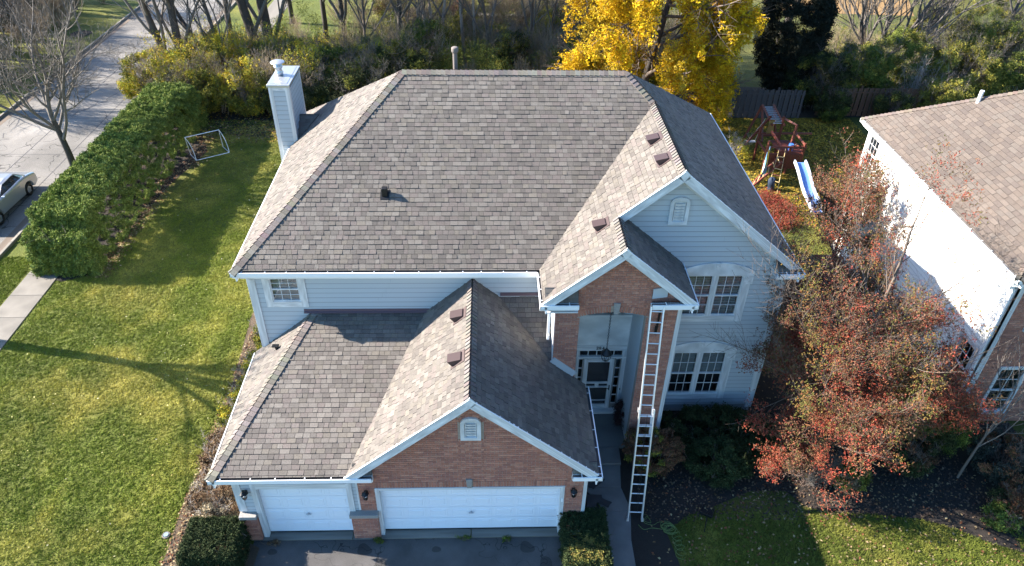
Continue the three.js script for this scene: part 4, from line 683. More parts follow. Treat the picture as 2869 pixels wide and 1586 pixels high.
// pts: [x,y,z,size,colour]
function foliage(name, parent, pts, geo, mat, g) {
  const m = new THREE.InstancedMesh(geo, mat, pts.length); m.name = parent === scene ? numbered(name) : name; shade(m);
  pts.forEach((p, i) => { dm.position.set(p[0], p[1], p[2]); dm.rotation.set(g() * 6.28, g() * 6.28, g() * 6.28); dm.scale.setScalar(p[3]); dm.updateMatrix(); m.setMatrixAt(i, dm.matrix); m.setColorAt(i, tc.setRGB(p[4][0], p[4][1], p[4][2])); });
  m.userData.kind = 'stuff'; parent.add(m); return m;
}
const pick = (g, pal) => { const c = pal[Math.floor(g() * pal.length)], k = rr(g, .75, 1.25); return [c[0] * k, c[1] * k, c[2] * k]; };
const gauss = g => (g() + g() + g() + g() - 2) * .9;
const PAL = {
  hedge: [[0.1493, 0.197, 0.0358], [0.185, 0.2328, 0.0477], [0.1135, 0.1612, 0.0299], [0.2268, 0.2567, 0.0597], [0.1493, 0.2029, 0.0597]],
  yew: [[0.0288, 0.045, 0.0153], [0.0378, 0.054, 0.018], [0.0495, 0.063, 0.0225], [0.0252, 0.0378, 0.0144]],
  yellow: [[.62, .4, .006], [.55, .33, .005], [.72, .5, .014], [.46, .27, .006], [.6, .44, .012]],
  olive: [[0.1728, 0.1728, 0.0302], [0.2246, 0.2074, 0.0389], [0.1123, 0.1253, 0.0259], [0.2851, 0.2419, 0.0389], [0.0778, 0.095, 0.0259]],
  yellowgreen: [[0.4253, 0.3847, 0.0405], [0.324, 0.3139, 0.0405], [0.5063, 0.405, 0.0355], [0.1924, 0.2228, 0.0405], [0.5265, 0.3645, 0.0304]],
  dark: [[0.0338, 0.045, 0.015], [0.045, 0.0562, 0.0188], [0.0638, 0.0675, 0.0225], [0.0263, 0.0338, 0.012]],
  green: [[0.0864, 0.1152, 0.0216], [0.1152, 0.144, 0.0252], [0.0612, 0.0828, 0.018], [0.1584, 0.18, 0.0324]],
  pear: [[.19, .045, .032], [.2, .07, .04], [.16, .075, .04], [.14, .085, .04], [.12, .1, .035], [.09, .08, .025], [.19, .085, .045], [.1, .05, .03], [.15, .085, .055], [.12, .07, .045]],
  pearGreen: [[.14, .12, .03], [.09, .09, .022], [.17, .11, .03], [.2, .085, .03]],
  burning: [[0.2363, 0.0338, 0.0225], [0.2025, 0.0394, 0.0281], [0.2812, 0.0675, 0.0394], [0.1688, 0.0338, 0.0281]],
  brown: [[0.165, 0.0975, 0.0525], [0.21, 0.135, 0.075], [0.1275, 0.075, 0.0413], [0.255, 0.18, 0.105], [0.0975, 0.0638, 0.0375]],
  russet: [[.17, .075, .04], [.22, .1, .05], [.12, .06, .035], [.09, .07, .03]],
  purple: [[.07, .035, .035], [.09, .05, .045], [.05, .03, .03]],
  litter: [[0.18, 0.12, 0.06], [0.252, 0.18, 0.096], [0.12, 0.072, 0.036], [0.3, 0.24, 0.132], [0.156, 0.06, 0.03]],
  litterYellow: [[0.2902, 0.2009, 0.0223], [0.2344, 0.1562, 0.0167], [0.1674, 0.1116, 0.0223], [0.3348, 0.2344, 0.0335], [0.1228, 0.0837, 0.0167]],
};
const BK = { grey: std(lin(.2, .175, .155), .9, { map: rep(gritCol, 1, 3) }), dark: std(lin(.1, .083, .072), .92, { map: rep(gritCol, 1, 3) }), pale: std(lin(.3, .26, .23), .9), brown: std(lin(.13, .10, .08), .9), birch: std(lin(.33, .26, .21), .85) };
// ---- branching woody skeleton
function tubeAcc(A, P, Q, r0, r1, k) {
  const d = Q.clone().sub(P).normalize(); let s = Math.abs(d.y) < .9 ? V(0, 1, 0).cross(d) : V(1, 0, 0).cross(d); s.normalize(); const t = d.clone().cross(s);
  for (let i = 0; i < k; i++) { const a = i / k * 6.2832, b = (i + 1) / k * 6.2832; const u = s.clone().multiplyScalar(Math.cos(a)).addScaledVector(t, Math.sin(a)), v = s.clone().multiplyScalar(Math.cos(b)).addScaledVector(t, Math.sin(b));
    const p0 = P.clone().addScaledVector(u, r0), p1 = P.clone().addScaledVector(v, r0), q0 = Q.clone().addScaledVector(u, r1), q1 = Q.clone().addScaledVector(v, r1);
    A.p.push(p0.x, p0.y, p0.z, p1.x, p1.y, p1.z, q1.x, q1.y, q1.z, p0.x, p0.y, p0.z, q1.x, q1.y, q1.z, q0.x, q0.y, q0.z); A.n.push(u.x, u.y, u.z, v.x, v.y, v.z, v.x, v.y, v.z, u.x, u.y, u.z, v.x, v.y, v.z, u.x, u.y, u.z);
    const l = a / 6.28; A.t.push(l, P.y, l, P.y, l, Q.y, l, P.y, l, Q.y, l, Q.y); } }
class Wood { constructor() { this.p = []; this.n = []; this.t = []; } geo() { const g = new THREE.BufferGeometry(); g.setAttribute('position', new THREE.Float32BufferAttribute(this.p, 3)); g.setAttribute('normal', new THREE.Float32BufferAttribute(this.n, 3)); g.setAttribute('uv', new THREE.Float32BufferAttribute(this.t, 2)); return g; } }
// opts: levels, kids, len ratio, up tropism, wiggle, angle
function grow(o, g, P, d, len, rad, lev, woods, tips) {
  const n = lev === 0 ? Math.max(6, Math.ceil(o.kids[0] * .6)) : lev === 1 ? 6 : lev === 2 ? 4 : 3; let p = P.clone(), dir = d.clone(), r = rad; const seg = len / n; const nodes = [];
  const end = lev >= o.levels ? Math.max(.0035, rad * .35) : rad * (o.taper || .55);
  for (let i = 0; i < n; i++) {
    const w = o.wiggle * (lev ? 1 : .35); dir.add(V((g() - .5) * w, (g() - .5) * w + (lev ? o.up : 0) * .12, (g() - .5) * w)).normalize();
    const q = p.clone().addScaledVector(dir, seg), r2 = rad + (end - rad) * (i + 1) / n; tubeAcc(woods[lev === 0 ? 0 : 1], p, q, r, r2, lev === 0 ? 9 : lev === 1 ? 6 : lev === 2 ? 4 : 3);
    nodes.push([q, dir.clone(), r2, (i + 1) / n]); p = q; r = r2;
  }
  if (lev >= o.levels - (o.leafLev ?? 0)) for (const nd of nodes) tips.push([nd[0], lev, nd[1]]);
  if (lev < o.levels) {
    const k = o.kids[lev]; for (let i = 0; i < k; i++) {
      const first = lev === 0 ? (o.fork ?? .45) : .22; const t = first + (1 - first) * (i + g() * .8) / k; const nd = nodes[Math.min(n - 1, Math.floor(t * n))];
      const az = i * 2.4 + g() * 1.2; let s = V(Math.cos(az), 0, Math.sin(az)); if (lev) { s = V(g() - .5, g() - .5 + .15, g() - .5).normalize(); } s.addScaledVector(nd[1], -s.dot(nd[1])).normalize();
      const ang = (o.angle[lev] ?? .7) * rr(g, .75, 1.25); const nd2 = nd[1].clone().multiplyScalar(Math.cos(ang)).addScaledVector(s, Math.sin(ang)).normalize();
      grow(o, g, nd[0], nd2, len * (o.ratio[lev] ?? .6) * rr(g, .7, 1.15) * (lev ? 1.15 - .45 * t : 1), Math.max(.004, nd[2] * (o.rr ?? .62)), lev + 1, woods, tips);
    }
    if (lev > 0 || o.leader) grow(o, g, p, dir, len * .55, r, lev + 1, woods, tips);
  }
}
function tree(name, label, cat, x, z, seed, o) {
  const t = thing(name, label, cat, [x, o.y ?? GY, z], 0, o.group); const g = rngOf(seed), woods = [new Wood(), new Wood()], tips = [];
  const stems = o.stems || [[0, 0, 0, 0, 1]];
  for (const [dx, dz, lx, lz, k] of stems) grow(o, g, V(dx, -.1, dz), V(lx, 1, lz).normalize(), o.trunk * k, o.rad * k, 0, woods, tips);
  part('trunk', woods[0].geo(), o.bark, t); part('branches', woods[1].geo(), o.barkThin || o.bark, t);
  const flare = new THREE.LatheGeometry([[o.rad * 1.7, -.1], [o.rad * 1.25, .12], [o.rad * 1.02, .4]].map(p => new THREE.Vector2(...p)), 9); if (!o.stems) part('root_flare', flare, o.bark, t);
  if (o.leaf) {
    const pts = []; const L = o.leaf; for (const [p, lev, dr] of tips) { if (g() > L.keep) continue; if (L.filter && !L.filter(p, g)) continue; const c = L.tone ? L.tone(p, g) : null; for (let i = 0; i < L.n; i++) pts.push([p.x + gauss(g) * L.spread, p.y + gauss(g) * L.spread - (L.droop || 0) * g(), p.z + gauss(g) * L.spread, L.size * rr(g, .7, 1.3), pick(g, c || L.pal)]); }
    foliage('crown', t, pts, L.geo || SPRIG[seed % 3], L.mat || LM, g); console.log(name, pts.length, woods[1].p.length / 9);
  } else console.log(name, tips.length, woods[1].p.length / 9);
  return t;
}
// shrub: several stems plus lumpy clumped foliage in an ellipsoid or box
function shrub(name, label, x, z, w, h, d, n, pal, seed, o = {}) {
  const t = thing(name, label, o.cat || 'shrub', [x, GY, z], o.turn || 0, o.group); const g = rngOf(seed); const W = new Wood();
  const ns = o.stems ?? 14; for (let i = 0; i < ns; i++) { const a = g() * 6.28, rx = Math.cos(a) * w * .5 * g(), rz = Math.sin(a) * d * .5 * g(); let p = V(rx * .35, -.05, rz * .35); const e = V(rx * 1.25, h * rr(g, .75, o.twig ? 1.12 : .9), rz * 1.25);
    const k = 5; let pr = p; for (let j = 1; j <= k; j++) { const q = p.clone().lerp(e, j / k).add(V((g() - .5) * .14, 0, (g() - .5) * .14)); tubeAcc(W, pr, q, .018 * (1.1 - (j - 1) / k), .018 * (1.1 - j / k), 4); if (j > 1) for (let s = 0; s < (o.twig || 2); s++) { const tq = q.clone().add(V((g() - .5), rr(g, .1, .8), (g() - .5)).multiplyScalar(h * .28)); tubeAcc(W, q, tq, .006, .003, 3); if (o.twig) for (let m = 0; m < 2; m++) { const b = q.clone().lerp(tq, rr(g, .3, .9)); tubeAcc(W, b, b.clone().add(V(g() - .5, g() * .6, g() - .5).multiplyScalar(h * .16)), .004, .0025, 3); } } pr = q; } }
  part('stems', W.geo(), o.bark || BK.brown, t);
  const cl = [], nc = o.clumps || 60; for (let i = 0; i < nc; i++) {
    let q; if (o.box) { const f = g() * 5 | 0; q = V((g() - .5) * w, g() * h, (g() - .5) * d); if (f < 2) q.y = h * rr(g, .9, 1); else if (f === 2) q.z = d / 2 * rr(g, .88, 1); else if (f === 3) q.x = (g() < .5 ? -1 : 1) * w / 2 * rr(g, .88, 1); else q.z = (g() < .5 ? -1 : 1) * d / 2 * rr(g, .88, 1); const e = o.round ?? .12; const qx = Math.abs(q.x) / (w / 2), qz = Math.abs(q.z) / (d / 2), qy = q.y / h; if (qy > 1 - e && (qx > 1 - e || qz > 1 - e)) { q.x *= 1 - e * .35; q.z *= 1 - e * .35; q.y *= 1 - e * .25; } }
    else { const u = g() * 2 - 1, a = g() * 6.28, s = Math.sqrt(1 - u * u), k = Math.cbrt(rr(g, .35, 1)); q = V(s * Math.cos(a) * w / 2 * k, h * .52 + u * h * .48 * k, s * Math.sin(a) * d / 2 * k); }
    cl.push([q, o.box ? rr(g, .88, 1.12) : rr(g, .7, 1.25), g()]);
  }
  const pts = [], sp = o.spread ?? .16; for (let i = 0; i < n; i++) { const c = cl[Math.floor(g() * nc)]; const P = [c[0].x + gauss(g) * sp, Math.max(.02, c[0].y + gauss(g) * sp * (o.box ? .6 : .8)), c[0].z + gauss(g) * sp]; let pl = pal; if (o.pal2 && (o.pal2f ? o.pal2f(P[0], P[1], P[2], c[2]) : c[2] < .3)) pl = o.pal2; const col = pick(g, pl).map(v => v * c[1]); pts.push([...P, (o.size || .1) * rr(g, .7, 1.3), col]); }
  foliage('foliage', t, pts, o.geo || SPRIG[seed % 3], o.mat || LM, g); return t;
}

// ───────────── hedge and shrubs ─────────────
shrub('hedge', 'long thick green hedge along the street with a rounded near end', -16.95, -20.3, 2.5, 2.75, 15.4, 170000, PAL.hedge, 101, { cat: 'hedge', box: true, clumps: 5000, spread: .13, size: .115, stems: 60, round: .3 });
shrub('boxwood', 'square clipped evergreen bush at the left corner of the garage', -6.93, .62, 1.5, 1.0, 1.25, 14000, PAL.yew, 103, { box: true, clumps: 1500, spread: .05, size: .075, round: .12, group: 'clipped evergreens at the garage corners' });
shrub('boxwood', 'clipped evergreen bush beside the entry walk with a patch of sunlight painted yellow on its front', 3.12, .72, 1.22, 1.0, 1.75, 14000, PAL.yew, 104, { box: true, clumps: 1500, spread: .05, size: .075, round: .12, pal2: [[.17, .17, .04], [.24, .2, .05], [.28, .2, .06], [.12, .13, .035]], pal2f: (x, y, z, c) => c < .55 && z > .0 && y > .45 && Math.abs(x) < .5 && (z > .15 || c < .3), group: 'clipped evergreens at the garage corners' });  // second palette paints a sunlit patch into the front leaves
{ const lb = [[-7.25, -.95, 1.6, 1.2, 'thin brown-leaved shrub nearest the garage front on the left side'], [-7.35, -2.6, 1.6, 1.25, 'second brown shrub along the left side of the garage'], [-7.3, -4.3, 1.55, 1.2, 'leafy tan shrub at the middle of the garage side bed'], [-7.25, -6.2, 1.5, 1.1, 'greenish shrub below the house corner by the lawn'], [-7.3, -8.3, 1.5, 1.0, 'low yellow-green shrub at the far end of the side bed']];
  lb.forEach(([x, z, w, h, l], i) => shrub('leafy_shrub', l, x, z, w, h, 2.1, 8500, i < 2 ? PAL.brown : PAL.olive, 110 + i, { clumps: 90, size: .085, spread: .15, twig: 3, stems: 26, pal2: i < 2 ? [[.3, .24, .15], [.36, .3, .2]] : PAL.yellowgreen, bark: BK.pale })); }
shrub('round_shrub', 'round russet bush behind the ladder beside the entry', 5.55, -2.35, 1.75, 1.5, 1.6, 9000, PAL.russet, 120, { clumps: 170, size: .08, spread: .09, pal2: PAL.olive, pal2f: (x, y, z, c) => c < .25 && x < .2 });
shrub('barberry', 'small dark purple bush beside the front door', 5.05, -4.05, .95, 1.05, .9, 4000, PAL.purple, 121, { clumps: 70, size: .06, spread: .08 });
shrub('yew', 'dark evergreen shrub under the lower front window', 7.6, -3.55, 3.4, .95, 1.5, 9000, PAL.dark, 122, { clumps: 160, size: .09, spread: .13 });
shrub('yew', 'spreading green shrub in the shade before the dark evergreens', 7.55, -2.1, 2.1, 1.05, 1.7, 8500, PAL.yew, 123, { clumps: 140, size: .085, spread: .12 });
shrub('yew', 'wide dark shrub between the corner of the house and the red tree', 9.2, -3.0, 1.7, .9, 1.6, 6000, PAL.dark, 124, { clumps: 90, size: .085, spread: .13, pal2: PAL.yellowgreen, pal2f: (x, y, z, c) => c < .3 && x > .2 && z > .2 });
shrub('twiggy_shrub', 'leafless brown twiggy shrub at the edge of the front lawn', 10.35, -1.75, 1.7, 1.0, 1.3, 1500, [[.22, .15, .12], [.16, .12, .1]], 125, { twig: 14, stems: 46, clumps: 60, size: .045, spread: .2, bark: BK.grey });
shrub('leafy_shrub', 'green and yellow shrub just right of the twiggy shrub', 11.45, -1.5, 1.1, .75, .9, 3200, PAL.olive, 126, { clumps: 50, size: .085, spread: .12, pal2: PAL.brown });
shrub('leafy_shrub', 'green shrub before the neighbouring brick corner', 14.9, -3.0, 1.7, 2.4, 1.5, 6500, PAL.dark, 127, { clumps: 90, size: .1, spread: .18, pal2: PAL.green });
shrub('leafy_shrub', 'dark blue-green shrub at the right edge below the brick wall', 16.5, -1.9, 2.1, 1.3, 2.0, 7500, [[.03, .04, .03], [.045, .055, .045], [.06, .065, .055]], 128, { clumps: 110, size: .09, spread: .15, twig: 4, stems: 30, pal2: PAL.russet });
shrub('leafy_shrub', 'low green plant at the right end of the bed', 15.45, -.15, 1.0, .5, .8, 2200, PAL.green, 129, { clumps: 40, size: .1, spread: .12, pal2: PAL.brown });
shrub('leafy_shrub', 'dark shrub under the right side of the red tree', 13.5, -2.3, 1.7, 1.1, 1.4, 5200, PAL.dark, 141, { clumps: 80, size: .085, spread: .13, twig: 4, stems: 24, pal2: PAL.russet });
shrub('leafy_shrub', 'dark tangled shrub close to the corner of the neighbouring wall', 15.5, -4.0, 1.5, 1.6, 1.2, 5200, PAL.dark, 142, { clumps: 80, size: .09, spread: .15, twig: 5, stems: 26 });
shrub('leafy_shrub', 'reddish brown low shrub right of the thin leaning tree', 16.2, -.55, 1.5, .7, 1.2, 3600, PAL.russet, 143, { clumps: 60, size: .08, spread: .13, twig: 4, stems: 22, pal2: PAL.dark });
shrub('thicket_bush', 'bush in front of the gap at the left end of the brown fence', 21.0, -28.2, 1.9, 1.9, 1.3, 5200, PAL.dark, 144, { clumps: 70, size: .12, spread: .2, twig: 4, stems: 18, pal2: PAL.green });
shrub('thicket_bush', 'bush hiding the middle of the brown fence', 24.6, -28.1, 2.3, 1.8, 1.3, 5200, PAL.dark, 145, { clumps: 70, size: .12, spread: .2, twig: 4, stems: 18, pal2: PAL.olive });
[[-2.6, .2, 'small weed in the joint beside the middle brick pier'], [-.2, .16, 'small weed at the apron edge before the wide garage door'], [1.0, .2, 'wider weed tuft at the apron edge before the wide garage door'], [-5.6, .22, 'dry weed at the driveway corner by the left bush']].forEach(([x, z, l], i) => shrub('weed', l, x, z, .3 + i % 2 * .2, .1, .12, 120, i === 3 ? PAL.brown : PAL.green, 150 + i, { cat: 'weed', clumps: 10, size: .05, spread: .05, stems: 6 }));
shrub('burning_bush', 'bright red bush behind the right eave near the play set', 14.15, -17.6, 2.2, .38, 3.4, 6500, PAL.burning, 130, { clumps: 260, size: .075, spread: .3, pal2: PAL.pear });
shrub('leafy_shrub', 'pale twiggy shrub beside the play set ladder', 13.6, -22.6, 1.4, 1.5, 1.4, 900, PAL.yellowgreen, 131, { twig: 5, stems: 16, clumps: 30, size: .08, spread: .2, bark: BK.pale });
// thicket behind the house: individual bushes
[[-18.9, -30.3, 3.6, 2.6, 3.4, 'yellowgreen', 'yellow-green bush at the far end of the hedge by the kerb'], [-16.6, -28.6, 3.2, 2.2, 2.8, 'olive', 'olive bush between the hedge and the white goal'], [-15.8, -31.6, 3.6, 3.0, 3.2, 'yellowgreen', 'tall yellow bush below the big leaning trunks'], [-13.4, -29.2, 3.4, 2.3, 2.8, 'olive', 'dark olive bush directly behind the white goal'], [-12.2, -32.2, 3.4, 2.6, 3.2, 'olive', 'olive bush at the foot of the dark double trunk'], [-10.6, -28.6, 3.2, 2.1, 2.6, 'dark', 'dark bush left behind the chimney'], [-9.2, -31.2, 3.4, 2.4, 3.0, 'green', 'green bush rising right behind the chimney top'], [-7.4, -28.6, 3.2, 2.2, 2.8, 'dark', 'dark bush right of the chimney'], [-6.6, -32.6, 3.4, 2.4, 3.0, 'olive', 'olive bush behind the left end of the roof ridge'], [-4.6, -30.6, 3.2, 2.9, 2.8, 'dark', 'dense dark bush above the left hip of the roof'], [-3.4, -34.4, 2.6, 3.0, 2.4, 'green', 'upright green bush beside the pale birches'], [2.1, -34.8, 1.6, 2.3, 1.6, 'dark', 'dark cone-shaped evergreen right of the roof pipe'], [6.4, -33.6, 3.4, 2.4, 3.0, 'green', 'green bush left of the yellow tree'], [8.6, -36.5, 3.4, 2.6, 3.0, 'olive', 'olive thicket bush behind the yellow tree trunk'], [5.2, -38.6, 3.4, 2.6, 3.0, 'olive', 'tan-green bush behind the right half of the roof ridge'], [9.6, -32.0, 3.2, 1.9, 2.6, 'yellowgreen', 'low yellow bush right under the yellow tree']].forEach(([x, z, w, h, d, p, l], i) => shrub('thicket_bush', l, x, z, w * 1.25, h * 1.3, d * 1.2, 8500, PAL[p], 200 + i, { clumps: 110, size: .13, spread: .27, twig: 6, stems: 26, bark: BK.grey, pal2: p === 'dark' ? PAL.olive : p === 'olive' ? PAL.yellowgreen : PAL.olive }));
[[20.6, -30.2, 3.4, 2.6, 2.6, 'dark', 'dark bush over the gap between the two fences'], [23.0, -31.0, 3.6, 2.7, 3.0, 'green', 'green bush behind the brown fence'], [26.2, -32.2, 3.8, 3.0, 3.2, 'green', 'green bush at the foot of the many-stemmed bare tree'], [29.6, -31.2, 3.8, 2.8, 3.2, 'olive', 'olive bush right of the bare shrub'], [33.0, -33.0, 4.0, 3.2, 3.4, 'green', 'large green bush above the neighbouring roof edge'], [36.6, -34.0, 4.2, 3.4, 3.6, 'yellowgreen', 'bright yellow-green bush at the far right edge'], [31.5, -37.2, 4.0, 3.0, 3.4, 'olive', 'olive bush on the far lawn edge'], [27.8, -28.6, 2.6, 1.7, 2.2, 'olive', 'low bush just behind the neighbouring roof corner'], [37.5, -40.0, 4.4, 3.2, 3.6, 'green', 'distant green bush below the pale house']].forEach(([x, z, w, h, d, p, l], i) => shrub('thicket_bush', l, x, z, w * 1.2, h * 1.35, d * 1.2, 10000, PAL[p], 230 + i, { clumps: 130, size: .13, spread: .28, twig: 5, stems: 22, bark: BK.grey, pal2: PAL.olive }));
// dark evergreen beside the yellow tree
shrub('evergreen_tree', 'tall almost black evergreen between the yellow tree and the far lawn', 18.9, -31.6, 4.2, 8.5, 3.6, 34000, [[.014, .018, .012], [.02, .024, .016], [.028, .03, .02]], 140, { cat: 'tree', clumps: 620, size: .16, spread: .26, twig: 2, stems: 16 });
// retaining wall and red shrubs far behind
{ const t = thing('retaining_wall', 'low dark wall with a pale cap across the far yard', 'wall', [1.7, GY, -46.2]);
  for (let r = 0; r < 2; r++) for (let i = 0; i < 11; i++) part('stone', rbox(.61, .29, .5, .03, -3.4 + i * .62 + (r ? .3 : 0), .15 + r * .3, 0), M.pipe, t);
  for (let i = 0; i < 6; i++) part('cap_stone', rbox(1.08, .1, .6, .02, -2.9 + i * 1.1, .65, .02), M.concrete, t); }
[[-5.6, -45.4, 1.6, 1.3, 'red-leaved shrub left of the pale birches'], [-1.6, -47.6, 1.8, 1.4, 'red shrub behind the left end of the low wall'], [3.4, -48.6, 2.2, 1.5, 'dark red shrub behind the low wall']].forEach(([x, z, w, h, l], i) => shrub('red_shrub', l, x, z, w, h, w, 1500, [[.2, .05, .04], [.14, .05, .04], [.1, .06, .04]], 260 + i, { clumps: 30, size: .12, spread: .2, twig: 4 }));
[[-3, -50.5, 3.4, 2.2, 'brown tangle of brush beyond the low wall'], [1.5, -51, 4, 2.4, 'grey-brown brush at the top middle of the view'], [6.5, -48, 4, 2.4, 'tan brush right of the low wall'], [10.5, -44, 4.5, 3, 'tangled brown brush behind the yellow tree'], [-1.0, -41.5, 3, 2.2, 'low brush on the lawn left of the roof pipe'], [3.6, -40.6, 3, 2.4, 'brush patch before the low wall right of the pipe'], [6.2, -42.6, 3.4, 3, 'tan brush at the right end of the low wall'], [9.2, -40.2, 3.6, 3.2, 'dense tan brush touching the yellow crown'], [-4.6, -42.6, 2.4, 2.0, 'brush left of the low wall'], [-7.2, -47.5, 3, 2, 'brush at the top left of the low wall'], [-1.2, -53.5, 5, 3, 'dark brush at the top edge left of centre'], [4.2, -54, 5, 3, 'dark brush at the top edge right of centre'], [-11.2, -36.6, 2.6, 1.9, 'brush at the foot of the lawn trees'], [-16.4, -36.5, 3, 1.9, 'brush between the sidewalk and the dark double trunk'], [.9, -38.4, 2.6, 2.3, 'brown brush right behind the roof pipe']].forEach(([x, z, w, h, l], i) => shrub('brush', l, x, z, w, h, 3, 3000, PAL.olive, 270 + i, { clumps: 50, size: .12, spread: .3, twig: 6, stems: 30, bark: BK.grey, pal2: PAL.brown }));

// ───────────── trees ─────────────
const BARE = { levels: 5, kids: [5, 4, 4, 3, 3], ratio: [.8, .68, .6, .58, .55], angle: [.55, .6, .65, .7, .75], up: .6, wiggle: .28, bark: BK.dark, barkThin: BK.grey, leader: true, rr: .6, taper: .62, fork: .5 };
tree('bare_tree', 'bare forked tree on the verge between the hedge and the kerb', 'tree', -20.1, -20.95, 301, { ...BARE, up: .25, trunk: 3.3, rad: .19, fork: .6, ratio: [1.15, .72, .62, .6, .55], kids: [6, 5, 5, 4, 2], angle: [.8, .6, .65, .75, .8] });
tree('bare_tree', 'bare tree at the left edge whose trunk shadow crosses the lawn', 'tree', -19.9, -8.75, 302, { ...BARE, trunk: 4.6, rad: .26, fork: .8, kids: [6, 5, 4, 3, 2], angle: [.4, .5, .6, .7, .7] });
tree('bare_tree', 'dark bare tree with two leaning trunks beside the far street kerb', 'tree', -18.3, -31.9, 303, { ...BARE, rr: .42, kids: [6, 5, 4, 4, 2], trunk: 7, rad: .27, fork: .15, stems: [[-.2, 0, -.28, -.12, 1], [.25, -.1, -.06, -.2, 1.05]] });
tree('bare_tree', 'large dark double-trunked tree rising behind the chimney', 'tree', -13.6, -34.6, 304, { ...BARE, rr: .42, kids: [6, 5, 4, 4, 2], trunk: 8.5, rad: .34, fork: .14, stems: [[-.3, 0, -.12, .02, 1], [.3, -.2, .0, -.05, 1.1]] });
tree('bare_tree', 'bare tree leaning left over the yellow bushes', 'tree', -15.2, -31.2, 305, { ...BARE, rr: .42, kids: [6, 5, 4, 4, 2], trunk: 6.5, rad: .17, fork: .15, stems: [[0, 0, -.6, -.35, 1], [.2, 0, -.2, -.3, .9]] });
[[-9.2, -38.0, .2, 'bare forked tree on the bright lawn right of the chimney'], [-7.6, -36.2, .11, 'thin bare tree above the left hip of the roof'], [-5.6, -39.0, .19, 'bare tree before the red-leaved far shrub'], [-4.3, -35.6, .08, 'slender bare sapling above the left roof corner'], [.6, -36.4, .1, 'young bare tree just right of the roof pipe'], [3.5, -36.8, .12, 'bare grey tree above the middle of the roof ridge'], [4.6, -37.0, .08, 'thin pale stemmed tree right of the ridge middle'], [7.3, -38.5, .1, 'bare brush tree left of the yellow crown'], [-11.4, -42.5, .2, 'bare tree far back on the sunlit lawn'], [-17.6, -40, .22, 'bare tree beside the far sidewalk'], [-14.6, -46, .2, 'distant bare tree at the top above the chimney']].forEach(([x, z, r, l], i) => tree('bare_tree', l, 'tree', x, z, 320 + i, { ...BARE, levels: 4, kids: [6, 5, 4, 3], trunk: 5.5 + (r > .15 ? 2.2 : 0), rad: r, fork: .2, kids: [9, 5, 4, 4], bark: r > .15 ? BK.dark : BK.brown }));
[[-3.1, -36.6, 'birch with pale peeling trunks above the left part of the ridge'], [-.7, -36.9, 'pale pink-barked birch left of the roof pipe']].forEach(([x, z, l], i) => tree('birch_tree', l, 'tree', x, z, 340 + i, { ...BARE, levels: 4, kids: [6, 4, 4, 3], trunk: 7, rad: .13, fork: .35, bark: BK.birch, stems: [[-.25, 0, -.07, 0, 1], [.3, .1, .06, -.04, .95], [.05, -.3, 0, -.1, .9]].slice(0, 2 + (i ? 0 : 1)) }));
tree('bare_tree', 'bare tree with many spreading stems behind the brown fence', 'tree', 25.8, -34.4, 350, { ...BARE, levels: 5, kids: [5, 4, 4, 3, 2], trunk: 4.2, rad: .17, fork: .45, stems: [[-.3, 0, -.25, -.1, 1], [.1, .1, .15, -.1, 1], [.3, -.1, .5, -.1, 1.1], [0, -.3, -.05, -.4, .9], [.2, .2, .8, .1, 1]], bark: BK.dark });
tree('bare_tree', 'thick leaning trunk above the black evergreen', 'tree', 20.6, -38.5, 351, { ...BARE, levels: 4, kids: [5, 4, 4, 3], trunk: 7, rad: .3, fork: .5, stems: [[0, 0, .35, -.2, 1]] });
shrub('bare_shrub', 'pale vase-shaped bare shrub before the green bushes behind the neighbouring roof', 26.4, -29.6, 3.0, 2.9, 2.2, 300, PAL.brown, 352, { twig: 3, stems: 24, clumps: 30, size: .06, spread: .3, bark: BK.pale });
tree('bare_tree', 'bare tree at the top right over the distant bushes', 'tree', 37, -38.5, 353, { ...BARE, levels: 4, kids: [6, 5, 4, 3], trunk: 5, rad: .16 });
// across the street
[[-31.2, -33.2, 'twiggy bare tree beside the far kerb at the left edge'], [-33.5, -38.0, 'grey bare tree in the shade across the street'], [-35.5, -43.5, 'bare tree in the dark corner at top left'], [-32.6, -49.0, 'bare tree above the far strip of lawn'], [-37.4, -36.5, 'tangled bare tree at the far left edge'], [-30.6, -29.6, 'twiggy bare tree by the kerb nearest the left edge'], [-34.6, -34.6, 'bare tree with dense twigs behind the kerb tree'], [-38.6, -46.5, 'bare tree before the middle spruces']].forEach(([x, z, l], i) => tree('bare_tree', l, 'tree', x, z, 360 + i, { ...BARE, levels: 5, kids: [6, 5, 4, 3, 2], trunk: 2.6, rad: .14, fork: .2, ratio: [1, .7, .62, .6, .5], stems: [[0, 0, -.1, 0, 1], [.2, .1, .2, .05, .95]], bark: BK.grey }));
tree('young_tree', 'slim bare young tree in a round mulch ring across the street', 'tree', -29.5, -43.1, 370, { ...BARE, levels: 4, kids: [5, 4, 3, 2], trunk: 2.6, rad: .06, fork: .45, bark: BK.pale });
